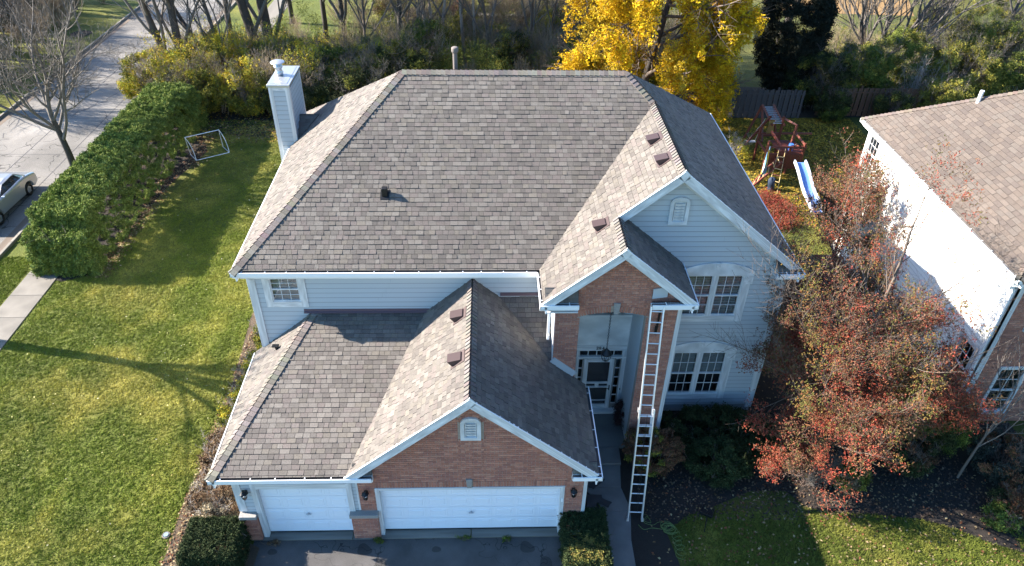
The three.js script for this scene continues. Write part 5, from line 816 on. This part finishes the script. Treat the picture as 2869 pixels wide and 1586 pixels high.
for (let i = 0; i < 9; i++) { const z = -28 - i * 3.1, x = -41.5 - (i % 2) * 1.6, h = 7.2 + (i * 37 % 10) * .22; const t = thing('spruce_tree', ['first', 'second', 'third', 'fourth', 'fifth', 'sixth', 'seventh', 'eighth', 'ninth'][i] + ' dark spruce from the near end of the row across the street', 'tree', [x, GY, z], 0, 'spruces across the street'); const g = rngOf(400 + i); part('trunk', rod(V(0, -.1, 0), V(0, h, 0), .16, .02, 8), BK.dark, t); const pts = []; for (let k = 0; k < 3000; k++) { const y = Math.pow(g(), 1.3), a = g() * 6.28, r = (1 - y) * 2.1 * Math.sqrt(rr(g, .3, 1)) * (.8 + .2 * Math.sin(a * 5 + y * 40)); pts.push([Math.cos(a) * r, .4 + y * (h - .4) - r * .15, Math.sin(a) * r, .3 * rr(g, .7, 1.3), pick(g, PAL.dark)]); } foliage('crown', t, pts, SPRIG[i % 3], LM, g); }
[[-33.8, -31.5, 'dark twiggy shrub by the left edge across the street'], [-36.3, -40, 'dark shrub in the shade behind the young tree'], [-36.8, -47, 'dark shrub below the spruces at top left'], [-38.4, -52, 'dark shrub at the very top left'], [-34.2, -44.2, 'low dark shrub at the lawn edge across the street']].forEach(([x, z, l], i) => shrub('dark_shrub', l, x, z, 3.6, 1.9, 3.4, 3600, PAL.dark, 420 + i, { clumps: 60, size: .14, spread: .28, twig: 7, stems: 30, bark: BK.grey, pal2: PAL.russet }));
// dense bare brushwood that reads as one mass behind the house
{ const g = rngOf(777); const geos = [1, 2, 3].map(k => { const w = new Wood(), gg = rngOf(780 + k); for (let i = 0; i < 5; i++) grow({ levels: 3, kids: [5, 4, 3], ratio: [.7, .62, .6], angle: [.5, .6, .7], up: .5, wiggle: .4, leader: true, rr: .6, taper: .6, fork: .2 }, gg, V((gg() - .5) * .7, 0, (gg() - .5) * .7), V((gg() - .5) * .7, 1, (gg() - .5) * .7).normalize(), 1.3, .026, 0, [w, w], []); return w.geo(); });
  const L = [[], [], []]; const add = (x0, x1, z0, z1, n) => { for (let i = 0; i < n; i++) L[Math.floor(g() * 3)].push([rr(g, x0, x1), rr(g, z0, z1), rr(g, .7, 1.5), g()]); };
  add(-19.4, -9, -34, -27.8, 26); add(-9, 6, -37, -30, 20); add(-8, 14, -52, -38, 56); add(-14, -4, -50, -36, 12); add(3, 14, -37, -32, 26); add(24, 40, -38, -31, 16); add(-39, -30.5, -53, -29, 70);
  L.forEach((l, k) => { const m = new THREE.InstancedMesh(geos[k], std(0xffffff, .9), l.length); m.name = numbered('brushwood'); shade(m); l.forEach(([x, z, s, c], i) => { dm.position.set(x, GY, z); dm.rotation.set(0, c * 6.28, 0); dm.scale.set(s * .9, s * (z < -40 ? .9 : 1), s * .9); dm.updateMatrix(); m.setMatrixAt(i, dm.matrix); m.setColorAt(i, tc.setRGB(.19 + .15 * c, .148 + .12 * c, .1 + .085 * c)); }); scene.add(tag(m, ['grey-brown bare brushwood filling the thicket behind the house', 'bare twiggy undergrowth between the trees behind the house', 'tangle of thin bare stems behind the house and across the street'][k], 'brushwood', null, 'stuff')); }); }
// leafy undergrowth between the bushes
{ const g = rngOf(790), pts = []; const cl = []; const add = (x0, x1, z0, z1, n, h, pal) => { for (let i = 0; i < n; i++) cl.push([rr(g, x0, x1), rr(g, z0, z1), h * rr(g, .5, 1.2), pal]); };
  add(-19.5, -9.5, -35.5, -28.5, 110, 3.3, PAL.yellowgreen); add(-9.5, 2, -36, -29, 80, 2.8, PAL.olive); add(-7, 14, -46, -34, 90, 2.1, PAL.olive); add(-3, 12, -44, -36, 30, 2.2, PAL.green); add(20, 40, -40, -30, 70, 2.6, PAL.olive); add(-15, -6, -39, -34, 20, 1.6, PAL.yellowgreen); add(4, 12, -38, -33, 24, 1.8, PAL.yellowgreen); add(-16, -3, -46, -36, 34, 1.5, PAL.green); add(-8, 10, -54, -46, 40, 1.8, PAL.olive);
  for (const [x, z, h, pal] of cl) { const k = rr(g, .8, 1.3); for (let i = 0; i < 190; i++) { pts.push([x + gauss(g) * .6, GY + .1 + h * Math.pow(g(), .8), z + gauss(g) * .6, .14 * rr(g, .6, 1.3), pick(g, pal).map(v => v * k)]); } }
  tag(foliage('undergrowth', scene, pts, SPRIG[1], LM, g), 'loose yellow-green leaves of the wild undergrowth behind the house', 'undergrowth', null, 'stuff'); }
// yellow tree
tree('yellow_tree', 'large bright yellow autumn tree behind the right end of the roof', 'tree', 9.6, -29.2, 501, { levels: 4, kids: [17, 6, 5, 4], ratio: [.6, .66, .6, .55], angle: [1.15, .65, .7, .8], up: -.05, wiggle: .3, trunk: 6.6, rad: .26, fork: .2, bark: BK.dark, barkThin: BK.brown, leader: true, rr: .6, taper: .6, leafLev: 1, leaf: { keep: .95, n: 7, spread: .22, droop: .9, size: .19, pal: PAL.yellow, filter: (p, g) => vnoise(p.x * .75 + 11, p.z * .75 + p.y * .45 + 50, 19) > .43 && (p.x > -4.2 || vnoise(p.x * 1.6 + 70, p.z + 70, 5) > .55) && p.x < 4.9, geo: SPRIG[0], mat: LMt, tone: (p, g) => { const k = vnoise(p.x * .8 + 40, p.z * .8 + p.y * .7 + 40, 3); return k < .2 ? [[.35, .26, .03], [.42, .3, .02]] : null; } } });
// red pear tree in front of the neighbour
tree('pear_tree', 'red and russet leaved tree between the two houses', 'tree', 10.8, -2.9, 502, { levels: 4, kids: [34, 7, 5, 4], ratio: [.49, .6, .6, .55], angle: [1.05, .55, .65, .8], up: .22, wiggle: .26, trunk: 5.2, rad: .13, fork: .04, bark: BK.brown, barkThin: BK.brown, leader: true, rr: .5, taper: .45, leafLev: 2, leaf: { keep: .56, n: 8, spread: .18, size: .07, pal: PAL.pear, geo: SPRIG3, mat: LM, filter: (p, g) => p.x < (p.y > 4.6 ? 2.4 : 3.3) && p.x > (p.y > 3.6 ? -2.2 : -2.9) && g() < (p.y < 4.4 ? 1 : p.y < 5.8 ? .5 : .28), tone: (p, g) => { const k = vnoise(p.x * 1.1 + 40, p.z * 1.1 + p.y * .9 + 40, 3); return k < .28 ? PAL.pearGreen : k > (p.y < 3.6 ? .56 : .7) ? [[.28, .05, .03], [.22, .06, .035], [.2, .085, .04]] : null; } } });
tree('small_tree', 'thin bare leaning tree before the neighbouring brick wall', 'tree', 15.05, -1.75, 503, { ...BARE, levels: 3, kids: [5, 4, 3], trunk: 2.6, rad: .045, fork: .4, stems: [[0, 0, .28, -.25, 1]], bark: BK.brown });
// small ornamental tree behind the right eave, beside the slide
tree('russet_tree', 'fine twigged russet tree between the slide and the neighbouring wall', 'tree', 14.7, -12.0, 504, { levels: 4, kids: [12, 5, 4, 3], ratio: [.6, .62, .6, .55], angle: [.7, .55, .65, .8], up: .6, wiggle: .22, trunk: 3.0, rad: .09, fork: .15, bark: BK.grey, barkThin: BK.grey, leader: true, rr: .5, taper: .5, leafLev: 1, leaf: { keep: .6, n: 4, spread: .12, size: .085, pal: [[.19, .11, .065], [.2, .07, .04], [.15, .12, .05], [.13, .07, .05]], geo: SPRIG3, mat: LM } });

// ───────────── fence ─────────────
function fence(x0, x1, z, h, mat, label, lean = 0) {
  const t = thing('wooden_fence', label, 'fence', [x0, GY, z]); const g = rngOf(Math.floor(x0 * 10)); const n = Math.floor((x1 - x0) / .165);
  for (let i = 0; i < n; i++) { const hh = h + rr(g, -.03, .03), b = rbox(.14, hh, .02, .005, 0, hh / 2, 0); b.rotateZ(rr(g, -.012, .012) + lean); b.translate(i * .165 + .08, 0, i % 2 ? .045 : -.02); part('picket', b, mat, t); }
  for (const y of [.3, h - .3]) part('rail', box(0, x1 - x0, y, y + .09, -.01, .03), mat, t); for (let x = 0; x <= x1 - x0; x += 2.4) part('post', rbox(.1, h + .1, .1, .01, x, (h + .1) / 2, -.08), mat, t);
}
fence(15.3, 19.3, -28.6, 1.75, M.fenceGrey, 'weathered grey picket fence panel in the shade behind the play set'); fence(20.4, 29, -28.9, 1.75, M.fenceBrown, 'brown picket fence half hidden by bushes');
fence(40, 46, -55, 1.8, M.fenceBrown, 'pale brown fence far off at the top right');

// far house at the upper right
{ const t = thing('far_house', 'distant pale house with grey roof at the top right corner', 'house', [44.5, GY, -53]); part('wall', box(-2.6, 6, 0, 2.7, -5, -2), M.sidingWhiteOrSunlit, t); const S = slope('F', .6, [V(-3, 2.6, -1.6), V(6, 2.6, -1.6), V(6, 4.2, -4.27), V(-3, 4.2, -4.27)]); const A = new Acc(); A.prism(S.F, S.poly, () => .05, -.08, [.3, .3, .32], true); part('roof', A.geo(), M.fenceGrey, t); for (const x of [-1.2, 1.6, 4]) { const w = group('window', t, x, 1.5, -2); part('frame', box(-.5, .5, -.6, .6, -.02, .05), M.white, w); part('pane', box(-.42, .42, -.52, .52, .051, .056), M.black, w); } }

// ───────────── play set ─────────────
{ const t = thing('play_set', 'reddish wooden play tower with monkey bars, flag tarp and ladders', 'play set', [15.6, GY, -21.6]); const P = (x, y, z) => V(x, y, z); const w = .095; const beam = (a, b, n = 'beam') => part(n, plank(P(...a), P(...b), w, w, V(.3, .2, 1)), M.redwood, t);
  // tower 1.9 wide (x -.9..1.1), deck 1.25 high, roof posts to 2.4
  const X0 = -.75, X1 = 1.15, Z0 = -1.4, Z1 = .1;
  for (const [x, z, h] of [[X0, Z1, 1.9], [.45, Z1, 1.5], [X1, Z1, 1.75], [X0, Z0, 2.0], [.35, Z0, 2.55], [X1, Z0, 1.8]]) beam([x, 0, z], [x, h, z], 'post');
  beam([X0 - .1, 1.55, Z1], [X1 + .1, 1.55, Z1]); beam([X0 - .1, 1.6, Z0], [X1 + .9, 1.6, Z0]); beam([X0, 1.15, Z1], [X1, 1.15, Z1]); beam([X1, 1.2, Z0], [X1, 1.2, Z1]); beam([X0, 1.2, Z0], [X0, 1.2, Z1]); beam([X1, 1.65, Z0], [X1, 1.65, Z1]);
  for (let i = 0; i < 8; i++) part('deck_board', box(-.1, 1.12, 1.2, 1.235, Z0 + .05 + i * .18, Z0 + .21 + i * .18), M.redwood, t);
  beam([.35, 2.5, Z0 + .2], [.75, 2.45, -.55]); beam([.75, 2.5, -.55], [.6, 1.2, -.35], 'post'); beam([-.3, 1.9, -1.0], [.2, 1.25, .05]);
  for (let i = 0; i < 9; i++) part('wall_board', box(X0 + .05 + i * .21, X0 + .24 + i * .21, .35, 1.15, Z1 + .05, Z1 + .075), M.redwood, t);
  // monkey bars running back to an A-frame
  beam([-.25, 2.15, -1.2], [-.05, 2.25, -3.6]); beam([.4, 2.15, -1.2], [.55, 2.25, -3.6]); for (let i = 0; i < 9; i++) { const z = -1.4 - i * .26; part('monkey_bar', rod(P(-.24 + i * .02, 2.18, z), P(.42 + i * .015, 2.18, z), .02), M.alu, t); }
  beam([-.1, 2.25, -3.5], [-1.0, 0, -3.2]); beam([-.15, 2.35, -1.9], [-2.0, 0, -1.4]); beam([-.05, 2.25, -3.6], [-.6, 1.2, -1.2]); beam([.6, 2.25, -3.6], [1.2, 0, -3.7]); beam([-.5, 1.2, -2.0], [.6, 1.2, -2.0]);
  // climbing ladder and crossed bars at the left front
  for (const o of [0, .55]) beam([-.1 + o * .1, 1.05, .75 - o * 1.1], [-1.9 + o * .6, .0, 1.75 - o]); for (let i = 0; i < 6; i++) { const k = (i + .5) / 6; part('ladder_rung', rod(P(-.1 - 1.8 * k, 1.05 * (1 - k) + .05, .75 + k), P(-.05 - 1.47 * k, 1.05 * (1 - k) + .05, .15 + 1.05 * k), .025), M.rope, t); }
  // rope ladder
  const ra = P(-.18, 1.5, .2), rb = P(.15, 1.5, .2), rc = P(-.95, .06, 1.85), rd = P(-.58, .02, 2.15); part('rope', merge([rod(ra, rc, .013), rod(rb, rd, .013)]), M.rope, t); for (let i = 0; i < 7; i++) { const k = (i + .35) / 7; part('rope_step', plank(ra.clone().lerp(rc, k), rb.clone().lerp(rd, k), .1, .03, V(0, .4, 1)), i % 2 ? M.rope : M.redwood, t); }
  part('barrel', new THREE.CylinderGeometry(.12, .12, .36, 16).translate(.55, 1.42, -.15), M.blue, t);
  const rg = new THREE.TorusGeometry(.15, .035, 8, 20); rg.rotateX(.5); rg.translate(.75, 1.62, .12); part('steering_wheel', rg, M.black, t);
  const dr = new THREE.PlaneGeometry(.5, .75, 12, 12); { const p = dr.attributes.position; for (let i = 0; i < p.count; i++) { const x = p.getX(i), y = p.getY(i); p.setZ(i, .06 * Math.sin(x * 12) * (.6 - y)); } dr.rotateY(.6); dr.translate(-.25, 2.0, -1.35); dr.computeVertexNormals(); } part('swing_blanket', dr, std(lin(.4, .26, .07), .9, { side: THREE.DoubleSide, map: rep(gritCol, 2) }), t);
  part('swing_seat', merge([rbox(.5, .05, .22, .02, -.8, .75, -2.2), rod(P(-1.0, .76, -2.2), P(-.5, 2.1, -1.8), .012), rod(P(-.6, .76, -2.2), P(-.3, 2.1, -2.2), .012)]), M.alu, t);
}
{ // striped tarp
  const t = thing('tarp', 'blue, yellow and white striped cloth hanging on the left of the play tower', 'cloth', [14.62, GY, -20.75]); const g = new THREE.PlaneGeometry(1.0, 1.5, 24, 24), p = g.attributes.position, c = []; const S = [[.02, .05, .16], [.09, .3, .5], [.7, .72, .66], [.55, .42, .04], [.6, .46, .05], [.1, .33, .5], [.6, .65, .65], [.02, .05, .14]];
  const ng = g.toNonIndexed(), q = ng.attributes.position; for (let i = 0; i < q.count; i++) { const x = q.getX(i), y = q.getY(i); const k = Math.max(0, Math.min(7, Math.floor((x + .5) * 8))); c.push(...S[Math.floor((Math.max(-.499, Math.min(.499, (q.getX(i - i % 3) + q.getX(i - i % 3 + 1) + q.getX(i - i % 3 + 2)) / 3)) + .5) * 8)]); const y2 = y; q.setXYZ(i, x * (1 - .45 * (.5 - y / 1.5)) , y2 + .08 * Math.sin(x * 9), .07 * Math.sin(x * 11 + y * 2) * (1 - y)); }
  ng.setAttribute('color', new THREE.Float32BufferAttribute(c, 3)); ng.computeVertexNormals(); ng.rotateY(1.05); ng.translate(0, 1.05, 0); part('cloth', ng, std(0xffffff, .7, { vertexColors: true, side: THREE.DoubleSide }), t);
  const b = new THREE.SphereGeometry(.24, 22, 16); b.scale(.7, 1.6, .6); const bp = b.attributes.position; for (let i = 0; i < bp.count; i++) { const k = .7 + .7 * vnoise(bp.getX(i) * 9 + 9, bp.getY(i) * 7 + 5 + bp.getZ(i) * 6, 4); bp.setXYZ(i, bp.getX(i) * k, bp.getY(i) * k, bp.getZ(i) * k); } b.computeVertexNormals(); b.translate(.15, .35, .95); part('bundle', b, std(lin(.012, .025, .055), .8), t); }
{ // slide
  const t = thing('slide', 'blue plastic slide with pale worn sides running down from the play tower', 'slide', [16.2, GY, -20.2]); const N = 14, prof = k => V(-.05 + .02 * k * 6, 1.15 * Math.pow(1 - k, 1.15) + .12 + .05 * Math.sin(k * 9), -.1 + k * 2.95); const bed = [], rl = [];
  for (let i = 0; i < N; i++) { const a = prof(i / N), b = prof((i + 1) / N); bed.push(bar(a, b, XX, UP, -.24, .24, 0, .03)); for (const s of [-1, 1]) rl.push(bar(a, b, XX, UP, s * .27 - .035, s * .27 + .035, 0, .17)); }
  part('slide_bed', merge(bed), std(lin(.12, .24, .55), .35), t); part('slide_side', merge(rl), std(lin(.62, .66, .74), .4), t); }
// ───────────── goal ─────────────
{ const t = thing('soccer_goal', 'small white tubular goal frame standing at the shaded lawn edge', 'goal', [-14.5, GY, -23.6]); const a = 0; const A = V(-.65, 1.3, .65), B = V(.82, 1.3, -.28), C = V(1.13, .03, -.15), D = V(-.33, .03, .75), Cr = V(1.13, .03, -.2), Dr = V(-.33, .03, .73), Af = V(-.83, .03, .06), Bf = V(.62, .03, -.86);
  const k = .019; part('crossbar', rod(A, B, k), M.gutter, t); part('base_bar', rod(Dr, Cr, k * 1.15), M.gutter, t); part('post', rod(A, Af, k), M.gutter, t); part('post', rod(B, Bf, k), M.gutter, t); part('side_bar', rod(Af, Dr, k), M.gutter, t); part('side_bar', rod(Bf, Cr, k), M.gutter, t);
  for (const [p, q] of [[A, Dr], [B, Cr]]) { const c = new THREE.QuadraticBezierCurve3(p, p.clone().lerp(q, .45).add(V(.14, .0, -.08)), q); part('back_stay', new THREE.TubeGeometry(c, 12, k, 6), M.gutter, t); } }
// ───────────── car ─────────────
{ const t = thing('parked_car', 'silver coupe parked by the near kerb at the left edge', 'car', [-22.45, GY + .0, -20.2]); // front/back along z, this end at z≈0 → rear at -.. body extends +z
  const Lc = 4.5, W = .87; const paint = new THREE.MeshPhysicalMaterial({ color: lin(.45, .47, .49), metalness: .55, roughness: .3, clearcoat: 1, clearcoatRoughness: .08 });
  const prof = [[0, .5], [.06, .72], [.35, .86], [.95, .93], [1.35, .98], [3.0, .98], [3.6, .92], [4.2, .78], [4.45, .55], [4.45, .34], [4.1, .22], [.3, .24], [.04, .34]];
  const wheelCut = [.86, 3.55];
  const shape = new THREE.Shape(); shape.moveTo(.3, .24); shape.lineTo(.04, .34); shape.quadraticCurveTo(-.02, .6, .1, .76); shape.quadraticCurveTo(.5, .9, 1.3, .97); shape.lineTo(3.0, .96); shape.quadraticCurveTo(4.0, .9, 4.4, .66); shape.quadraticCurveTo(4.5, .4, 4.35, .26); shape.lineTo(3.92, .22); shape.absarc(3.55, .3, .37, 0, Math.PI, false); shape.lineTo(1.23, .22); shape.absarc(.86, .3, .37, 0, Math.PI, false); shape.closePath();
  const e = new THREE.ExtrudeGeometry(shape, { depth: 2 * W - .24, bevelEnabled: true, bevelSize: .1, bevelThickness: .12, bevelSegments: 5, curveSegments: 14, bevelOffset: -.06 }); e.rotateY(-Math.PI / 2); e.translate(W - .12, .02, 0); // x across, length along z
  part('body', e, paint, t);
  // cabin by lofted rings
  const rings = [[.55, .9, .62, .86], [1.15, 1.3, .5, .99], [1.7, 1.36, .52, .99], [2.3, 1.32, .54, .99], [3.25, .92, .66, .94]]; const cab = new Acc(), gl = new Acc(); const ring = r => [V(-.8, r[3], r[0] + (r[0] < 1 ? 0 : 0)), V(-r[2] - .06, r[1] - .05, r[0]), V(-r[2] + .06, r[1], r[0]), V(r[2] - .06, r[1], r[0]), V(r[2] + .06, r[1] - .05, r[0]), V(.8, r[3], r[0])];
  for (let i = 0; i + 1 < rings.length; i++) { const A = ring(rings[i]), B = ring(rings[i + 1]); for (let k = 0; k < 5; k++) { const side = k === 0 || k === 4, wind = (i === 0 || i === 3) && k === 2; const T = side || wind ? gl : cab; const n = A[k + 1].clone().sub(A[k]).cross(B[k].clone().sub(A[k])).normalize().negate(); T.tri(A[k], B[k], B[k + 1], n, [1, 1, 1], [[0, 0], [1, 0], [1, 1]]); T.tri(A[k], B[k + 1], A[k + 1], n, [1, 1, 1], [[0, 0], [1, 1], [0, 1]]); } }
  const cg = cab.geo(), gg2 = gl.geo(); cg.computeVertexNormals(); gg2.computeVertexNormals(); paint.side = THREE.DoubleSide; part('roof', cg, paint, t); part('side_glass', gg2, new THREE.MeshPhysicalMaterial({ color: lin(.02, .025, .025), roughness: .04, clearcoat: 1, side: THREE.DoubleSide }), t);
  part('window_frame', merge([rod(V(.79, .985, .75), V(.58, 1.31, 1.25), .025), rod(V(.58, 1.31, 1.25), V(.6, 1.3, 2.25), .022), rod(V(.6, 1.3, 2.25), V(.8, .97, 3.15), .025), rod(V(.8, .99, .75), V(.81, .98, 3.15), .014)]), paint, t);
  for (const z of wheelCut) for (const s of [-1, 1]) { const w = group('wheel', t, s * (W - .1), .3, z); const ty = new THREE.TorusGeometry(.235, .085, 10, 28); ty.rotateY(Math.PI / 2); ty.scale(1.15, 1, 1); part('tyre', ty, M.black, w); const rim = [new THREE.CylinderGeometry(.2, .2, .05, 24).rotateZ(Math.PI / 2).translate(s * .02, 0, 0)]; for (let i = 0; i < 5; i++) { const b = box(s * .05 - .012, s * .05 + .012, 0, .19, -.03, .03); b.rotateX(i * 1.2566); rim.push(b); } part('rim', merge(rim), M.steel, w); part('wheel_well', new THREE.CylinderGeometry(.33, .33, .1, 20).rotateZ(Math.PI / 2).translate(-s * .16, .02, 0), M.black, w); }
  part('tail_light', merge([rbox(.3, .12, .08, .02, .62, .66, .02), rbox(.3, .12, .08, .02, -.62, .66, .02)]), std(lin(.3, .02, .02), .3), t); part('mirror', rbox(.16, .11, .1, .03, .9, 1.0, 2.85), paint, t); part('bumper', rbox(1.5, .14, .1, .04, 0, .38, -.02), paint, t); part('door_handle', rbox(.02, .03, .18, .008, .885, .82, 1.55), paint, t);
}
// ───────────── small things near the entry ─────────────
{ const g = rngOf(71); const t = thing('garden_hose', 'yellow-green cord lying in loose coils beside the foot of the ladder', 'cord', [0, 0, 0]); const pts = []; const add = (x, z, y = .012) => pts.push(V(x, GY + y, z)); add(4.98, -.62); add(5.15, -.5); add(5.02, -.35); add(5.2, -.28); add(5.12, -.5); add(5.0, -.3); add(5.25, -.2); add(5.45, -.3);
  for (let i = 0; i < 70; i++) { const a = i * .9, c = i / 70; add(5.62 + .12 * c + Math.cos(a) * (.14 + .08 * g()), -.16 + .2 * c + Math.sin(a) * (.1 + .07 * g()), .012 + .05 * g()); } for (let i = 0; i < 40; i++) { const a = -i * .8, c = i / 40; add(5.85 + Math.cos(a) * (.09 + .07 * g()), .12 + .75 * c + Math.sin(a) * (.09 + .06 * g()), .012 + .03 * g()); }
  part('cord', new THREE.TubeGeometry(new THREE.CatmullRomCurve3(pts), 900, .0065, 5), M.cord, t); const q = [V(5.5, GY + .012, -.05), V(5.2, GY + .012, -.1), V(4.95, GY + .012, -.06), V(4.82, GY + .012, -.22)]; part('cord_end', new THREE.TubeGeometry(new THREE.CatmullRomCurve3(q), 30, .008, 5), M.cord, t); }
{ const t = thing('dustpan', 'black long-handled dustpan lying on the shaded lawn', 'dustpan', [6.92, GY + .01, -.62], -.5); part('pan', merge([rbox(.36, .02, .34, .008, 0, .02, 0), rbox(.02, .1, .34, .008, -.18, .06, 0), rbox(.02, .1, .34, .008, .18, .06, 0), rbox(.36, .1, .02, .008, 0, .06, .17)]), M.black, t); part('handle', merge([rod(V(.05, .06, .18), V(.12, .05, .75), .014), rod(V(.05, .06, .02), V(.02, .1, .2), .008)]), M.black, t); }
{ const g = rngOf(81); const spots = [[3.62, -1.1, .5, 'dark torn shingle scrap on the walk nearest the porch step'], [3.5, -.75, .45, 'black torn shingle scrap beside the garage corner'], [3.95, -.95, .38, 'small dark shingle scrap at the middle of the walk'], [3.75, -1.75, .55, 'wide black shingle scrap lying against the step']];
  spots.forEach(([x, z, s, l], i) => { const t = thing('shingle_scrap', l, 'roof debris', [x, GY + .045, z], i * 1.3); const p = new THREE.BoxGeometry(s, .008, s * .6, 6, 1, 5), a = p.attributes.position; for (let k = 0; k < a.count; k++) { a.setY(k, a.getY(k) + .06 * vnoise(a.getX(k) * 5 + i * 9 + 20, a.getZ(k) * 5 + 20, 2)); a.setX(k, a.getX(k) + .06 * vnoise(a.getZ(k) * 9 + 30, i + 5, 7)); } p.computeVertexNormals(); part('sheet', p, M.deck, t); }); }
{ const t = thing('sprinkler_box', 'small blue-grey valve cap in the lawn beside the left bed', 'valve cap', [-8.62, GY, -.1]); part('cap', new THREE.CylinderGeometry(.07, .08, .05, 14).translate(0, .02, 0), std(lin(.2, .26, .3), .5), t); part('ring', new THREE.TorusGeometry(.1, .02, 6, 16).rotateX(Math.PI / 2).translate(0, .01, 0), M.pipe, t); }

// ───────────── grass and fallen leaves ─────────────
function inPoly(x, z, P) { let c = false; for (let i = 0, j = P.length - 1; i < P.length; j = i++) if ((P[i][1] > z) !== (P[j][1] > z) && x < (P[j][0] - P[i][0]) * (z - P[i][1]) / (P[j][1] - P[i][1]) + P[i][0]) c = !c; return c; }
{ const g = rngOf(901); const gp = [], ix = []; for (let i = 0; i < 7; i++) { const a = g() * 6.28, x = (g() - .5) * .9, z = (g() - .5) * .9, w = .07, h = rr(g, .6, 1.1), lx = (g() - .5) * .9, lz = (g() - .5) * .9, b = gp.length / 3; gp.push(x - Math.cos(a) * w, 0, z - Math.sin(a) * w, x + Math.cos(a) * w, 0, z + Math.sin(a) * w, x + lx, h, z + lz); ix.push(b, b + 1, b + 2); } const tg = new THREE.BufferGeometry(); tg.setAttribute('position', new THREE.Float32BufferAttribute(gp, 3)); tg.setIndex(ix); const tuft = tg.toNonIndexed(); tuft.computeVertexNormals();
  const areas = [[-17.2, -8.5, -16, 1.6, 52000], [-16.2, -8.2, -28, -16, 22000], [-20.2, -18.7, -14, -5, 7000], [5.9, 16, -.6, 2.2, 16000], [11, 16, -28, -14, 12000]]; const L = [];
  const bedL = [[-6.2, -15], [-6.2, 1.6], [-8.45, 1.6], [-8.42, .2], [-8.5, -1.3], [-8.3, -2.9], [-8.3, -4.6], [-8.45, -6.5], [-8.7, -9.8], [-8.6, -15]], bedH = [[-18.2, -12.6], [-17.0, -12.2], [-15.9, -12.6], [-15.3, -15], [-14.9, -20], [-14.2, -24], [-16.4, -28], [-18.4, -28]], bedR = [[5, -5], [15.6, -5], [15.6, .87], [14.9, .6], [14, .06], [13.03, -.3], [11.67, -.48], [10.72, -.54], [9.95, -.75], [9.5, -1.35], [8.41, -1.35], [7.26, -.85], [6.2, -.45], [5.6, .1]];
  for (const [x0, x1, z0, z1, n] of areas) for (let i = 0; i < n; i++) { const x = rr(g, x0, x1), z = rr(g, z0, z1); if (inPoly(x, z, bedL) || inPoly(x, z, bedH) || inPoly(x, z, bedR)) continue; L.push([x, z]); }
  const m = new THREE.InstancedMesh(tuft, std(0xffffff, .85, { side: THREE.DoubleSide }), L.length); m.name = 'grass'; shade(m); L.forEach(([x, z], i) => { dm.position.set(x, GY - .01, z); dm.rotation.set(0, g() * 6.28, 0); const s = rr(g, .7, 1.3); dm.scale.set(.13 * s, .055 * rr(g, .6, 1.5), .13 * s); dm.updateMatrix(); m.setMatrixAt(i, dm.matrix); const c = GRASS(x, z), k = rr(g, .85, 1.3); m.setColorAt(i, tc.setRGB(c[0] * k * 1.25, c[1] * k * 1.25, c[2] * k * 1.2)); }); scene.add(tag(m, 'short mown green and straw grass of the lawns', 'grass', null, 'stuff'));
  const lg = new THREE.BufferGeometry(); lg.setAttribute('position', new THREE.Float32BufferAttribute([-.5, 0, 0, 0, .12, .32, .5, 0, 0, -.5, 0, 0, .5, 0, 0, 0, .1, -.32], 3)); lg.computeVertexNormals();
  const lay = (name, label, n, pos, pal, s0, s1) => { const m2 = new THREE.InstancedMesh(lg, LM, n); m2.name = name; shade(m2); for (let i = 0; i < n; i++) { const [x, z] = pos(); dm.position.set(x, GY + .012 + g() * .03, z); dm.rotation.set((g() - .5) * .9, g() * 6.28, (g() - .5) * .9); dm.scale.setScalar(rr(g, s0, s1)); dm.updateMatrix(); m2.setMatrixAt(i, dm.matrix); m2.setColorAt(i, tc.setRGB(...pick(g, pal))); } scene.add(tag(m2, label, 'fallen leaves', null, 'stuff')); };
  lay('fallen_leaves', 'scattered brown and tan leaves on the front lawn and beds at right', 1700, () => { const k = g(); return k < .75 ? [rr(g, 5, 17), rr(g, -1.9, 2.2)] : [rr(g, 9.4, 12.5), rr(g, -13, -4)]; }, PAL.litter, .05, .11);
  lay('leaf_litter', 'dense yellow leaves under the yellow tree and play set', 26000, () => { const x = 12.3 + g() * 10, z = -28.4 + 12 * Math.pow(g(), 1.5); return [x, z]; }, PAL.litterYellow, .08, .16);
  lay('dry_leaves', 'dry curled leaves in the bed along the garage side', 5200, () => [rr(g, -8.5, -6.2), rr(g, -9, 1.5)], PAL.litter, .05, .1);
  lay('lawn_leaves', 'few pale leaves on the big left lawn', 260, () => [-17.2 + 9 * Math.pow(g(), .9), rr(g, -28, 1)], [[.5, .45, .2], [.55, .5, .35], [.35, .28, .1]], .04, .08);
  lay('thicket_leaves', 'brown and yellow leaf litter under the thicket', 16000, () => [rr(g, -19, 12), rr(g, -34, -25)], [...PAL.litterYellow, ...PAL.litter], .08, .16);
  lay('hedge_leaves', 'brown leaves on the mulch beside the hedge', 2600, () => { const z = rr(g, -26, -12.4); return [-15.6 + gauss(g) * .5 + (z < -22 ? .6 : 0), z]; }, PAL.litter, .05, .11);
  lay('bed_chips', 'bark chips and leaves in the shaded front bed', 5200, () => { const x = rr(g, 5, 15.5), z = rr(g, -4.6, -.3); return [x, z]; }, [[.05, .035, .028], [.075, .05, .038], [.11, .075, .05]], .05, .11);
}
renderer.render(scene, camera);
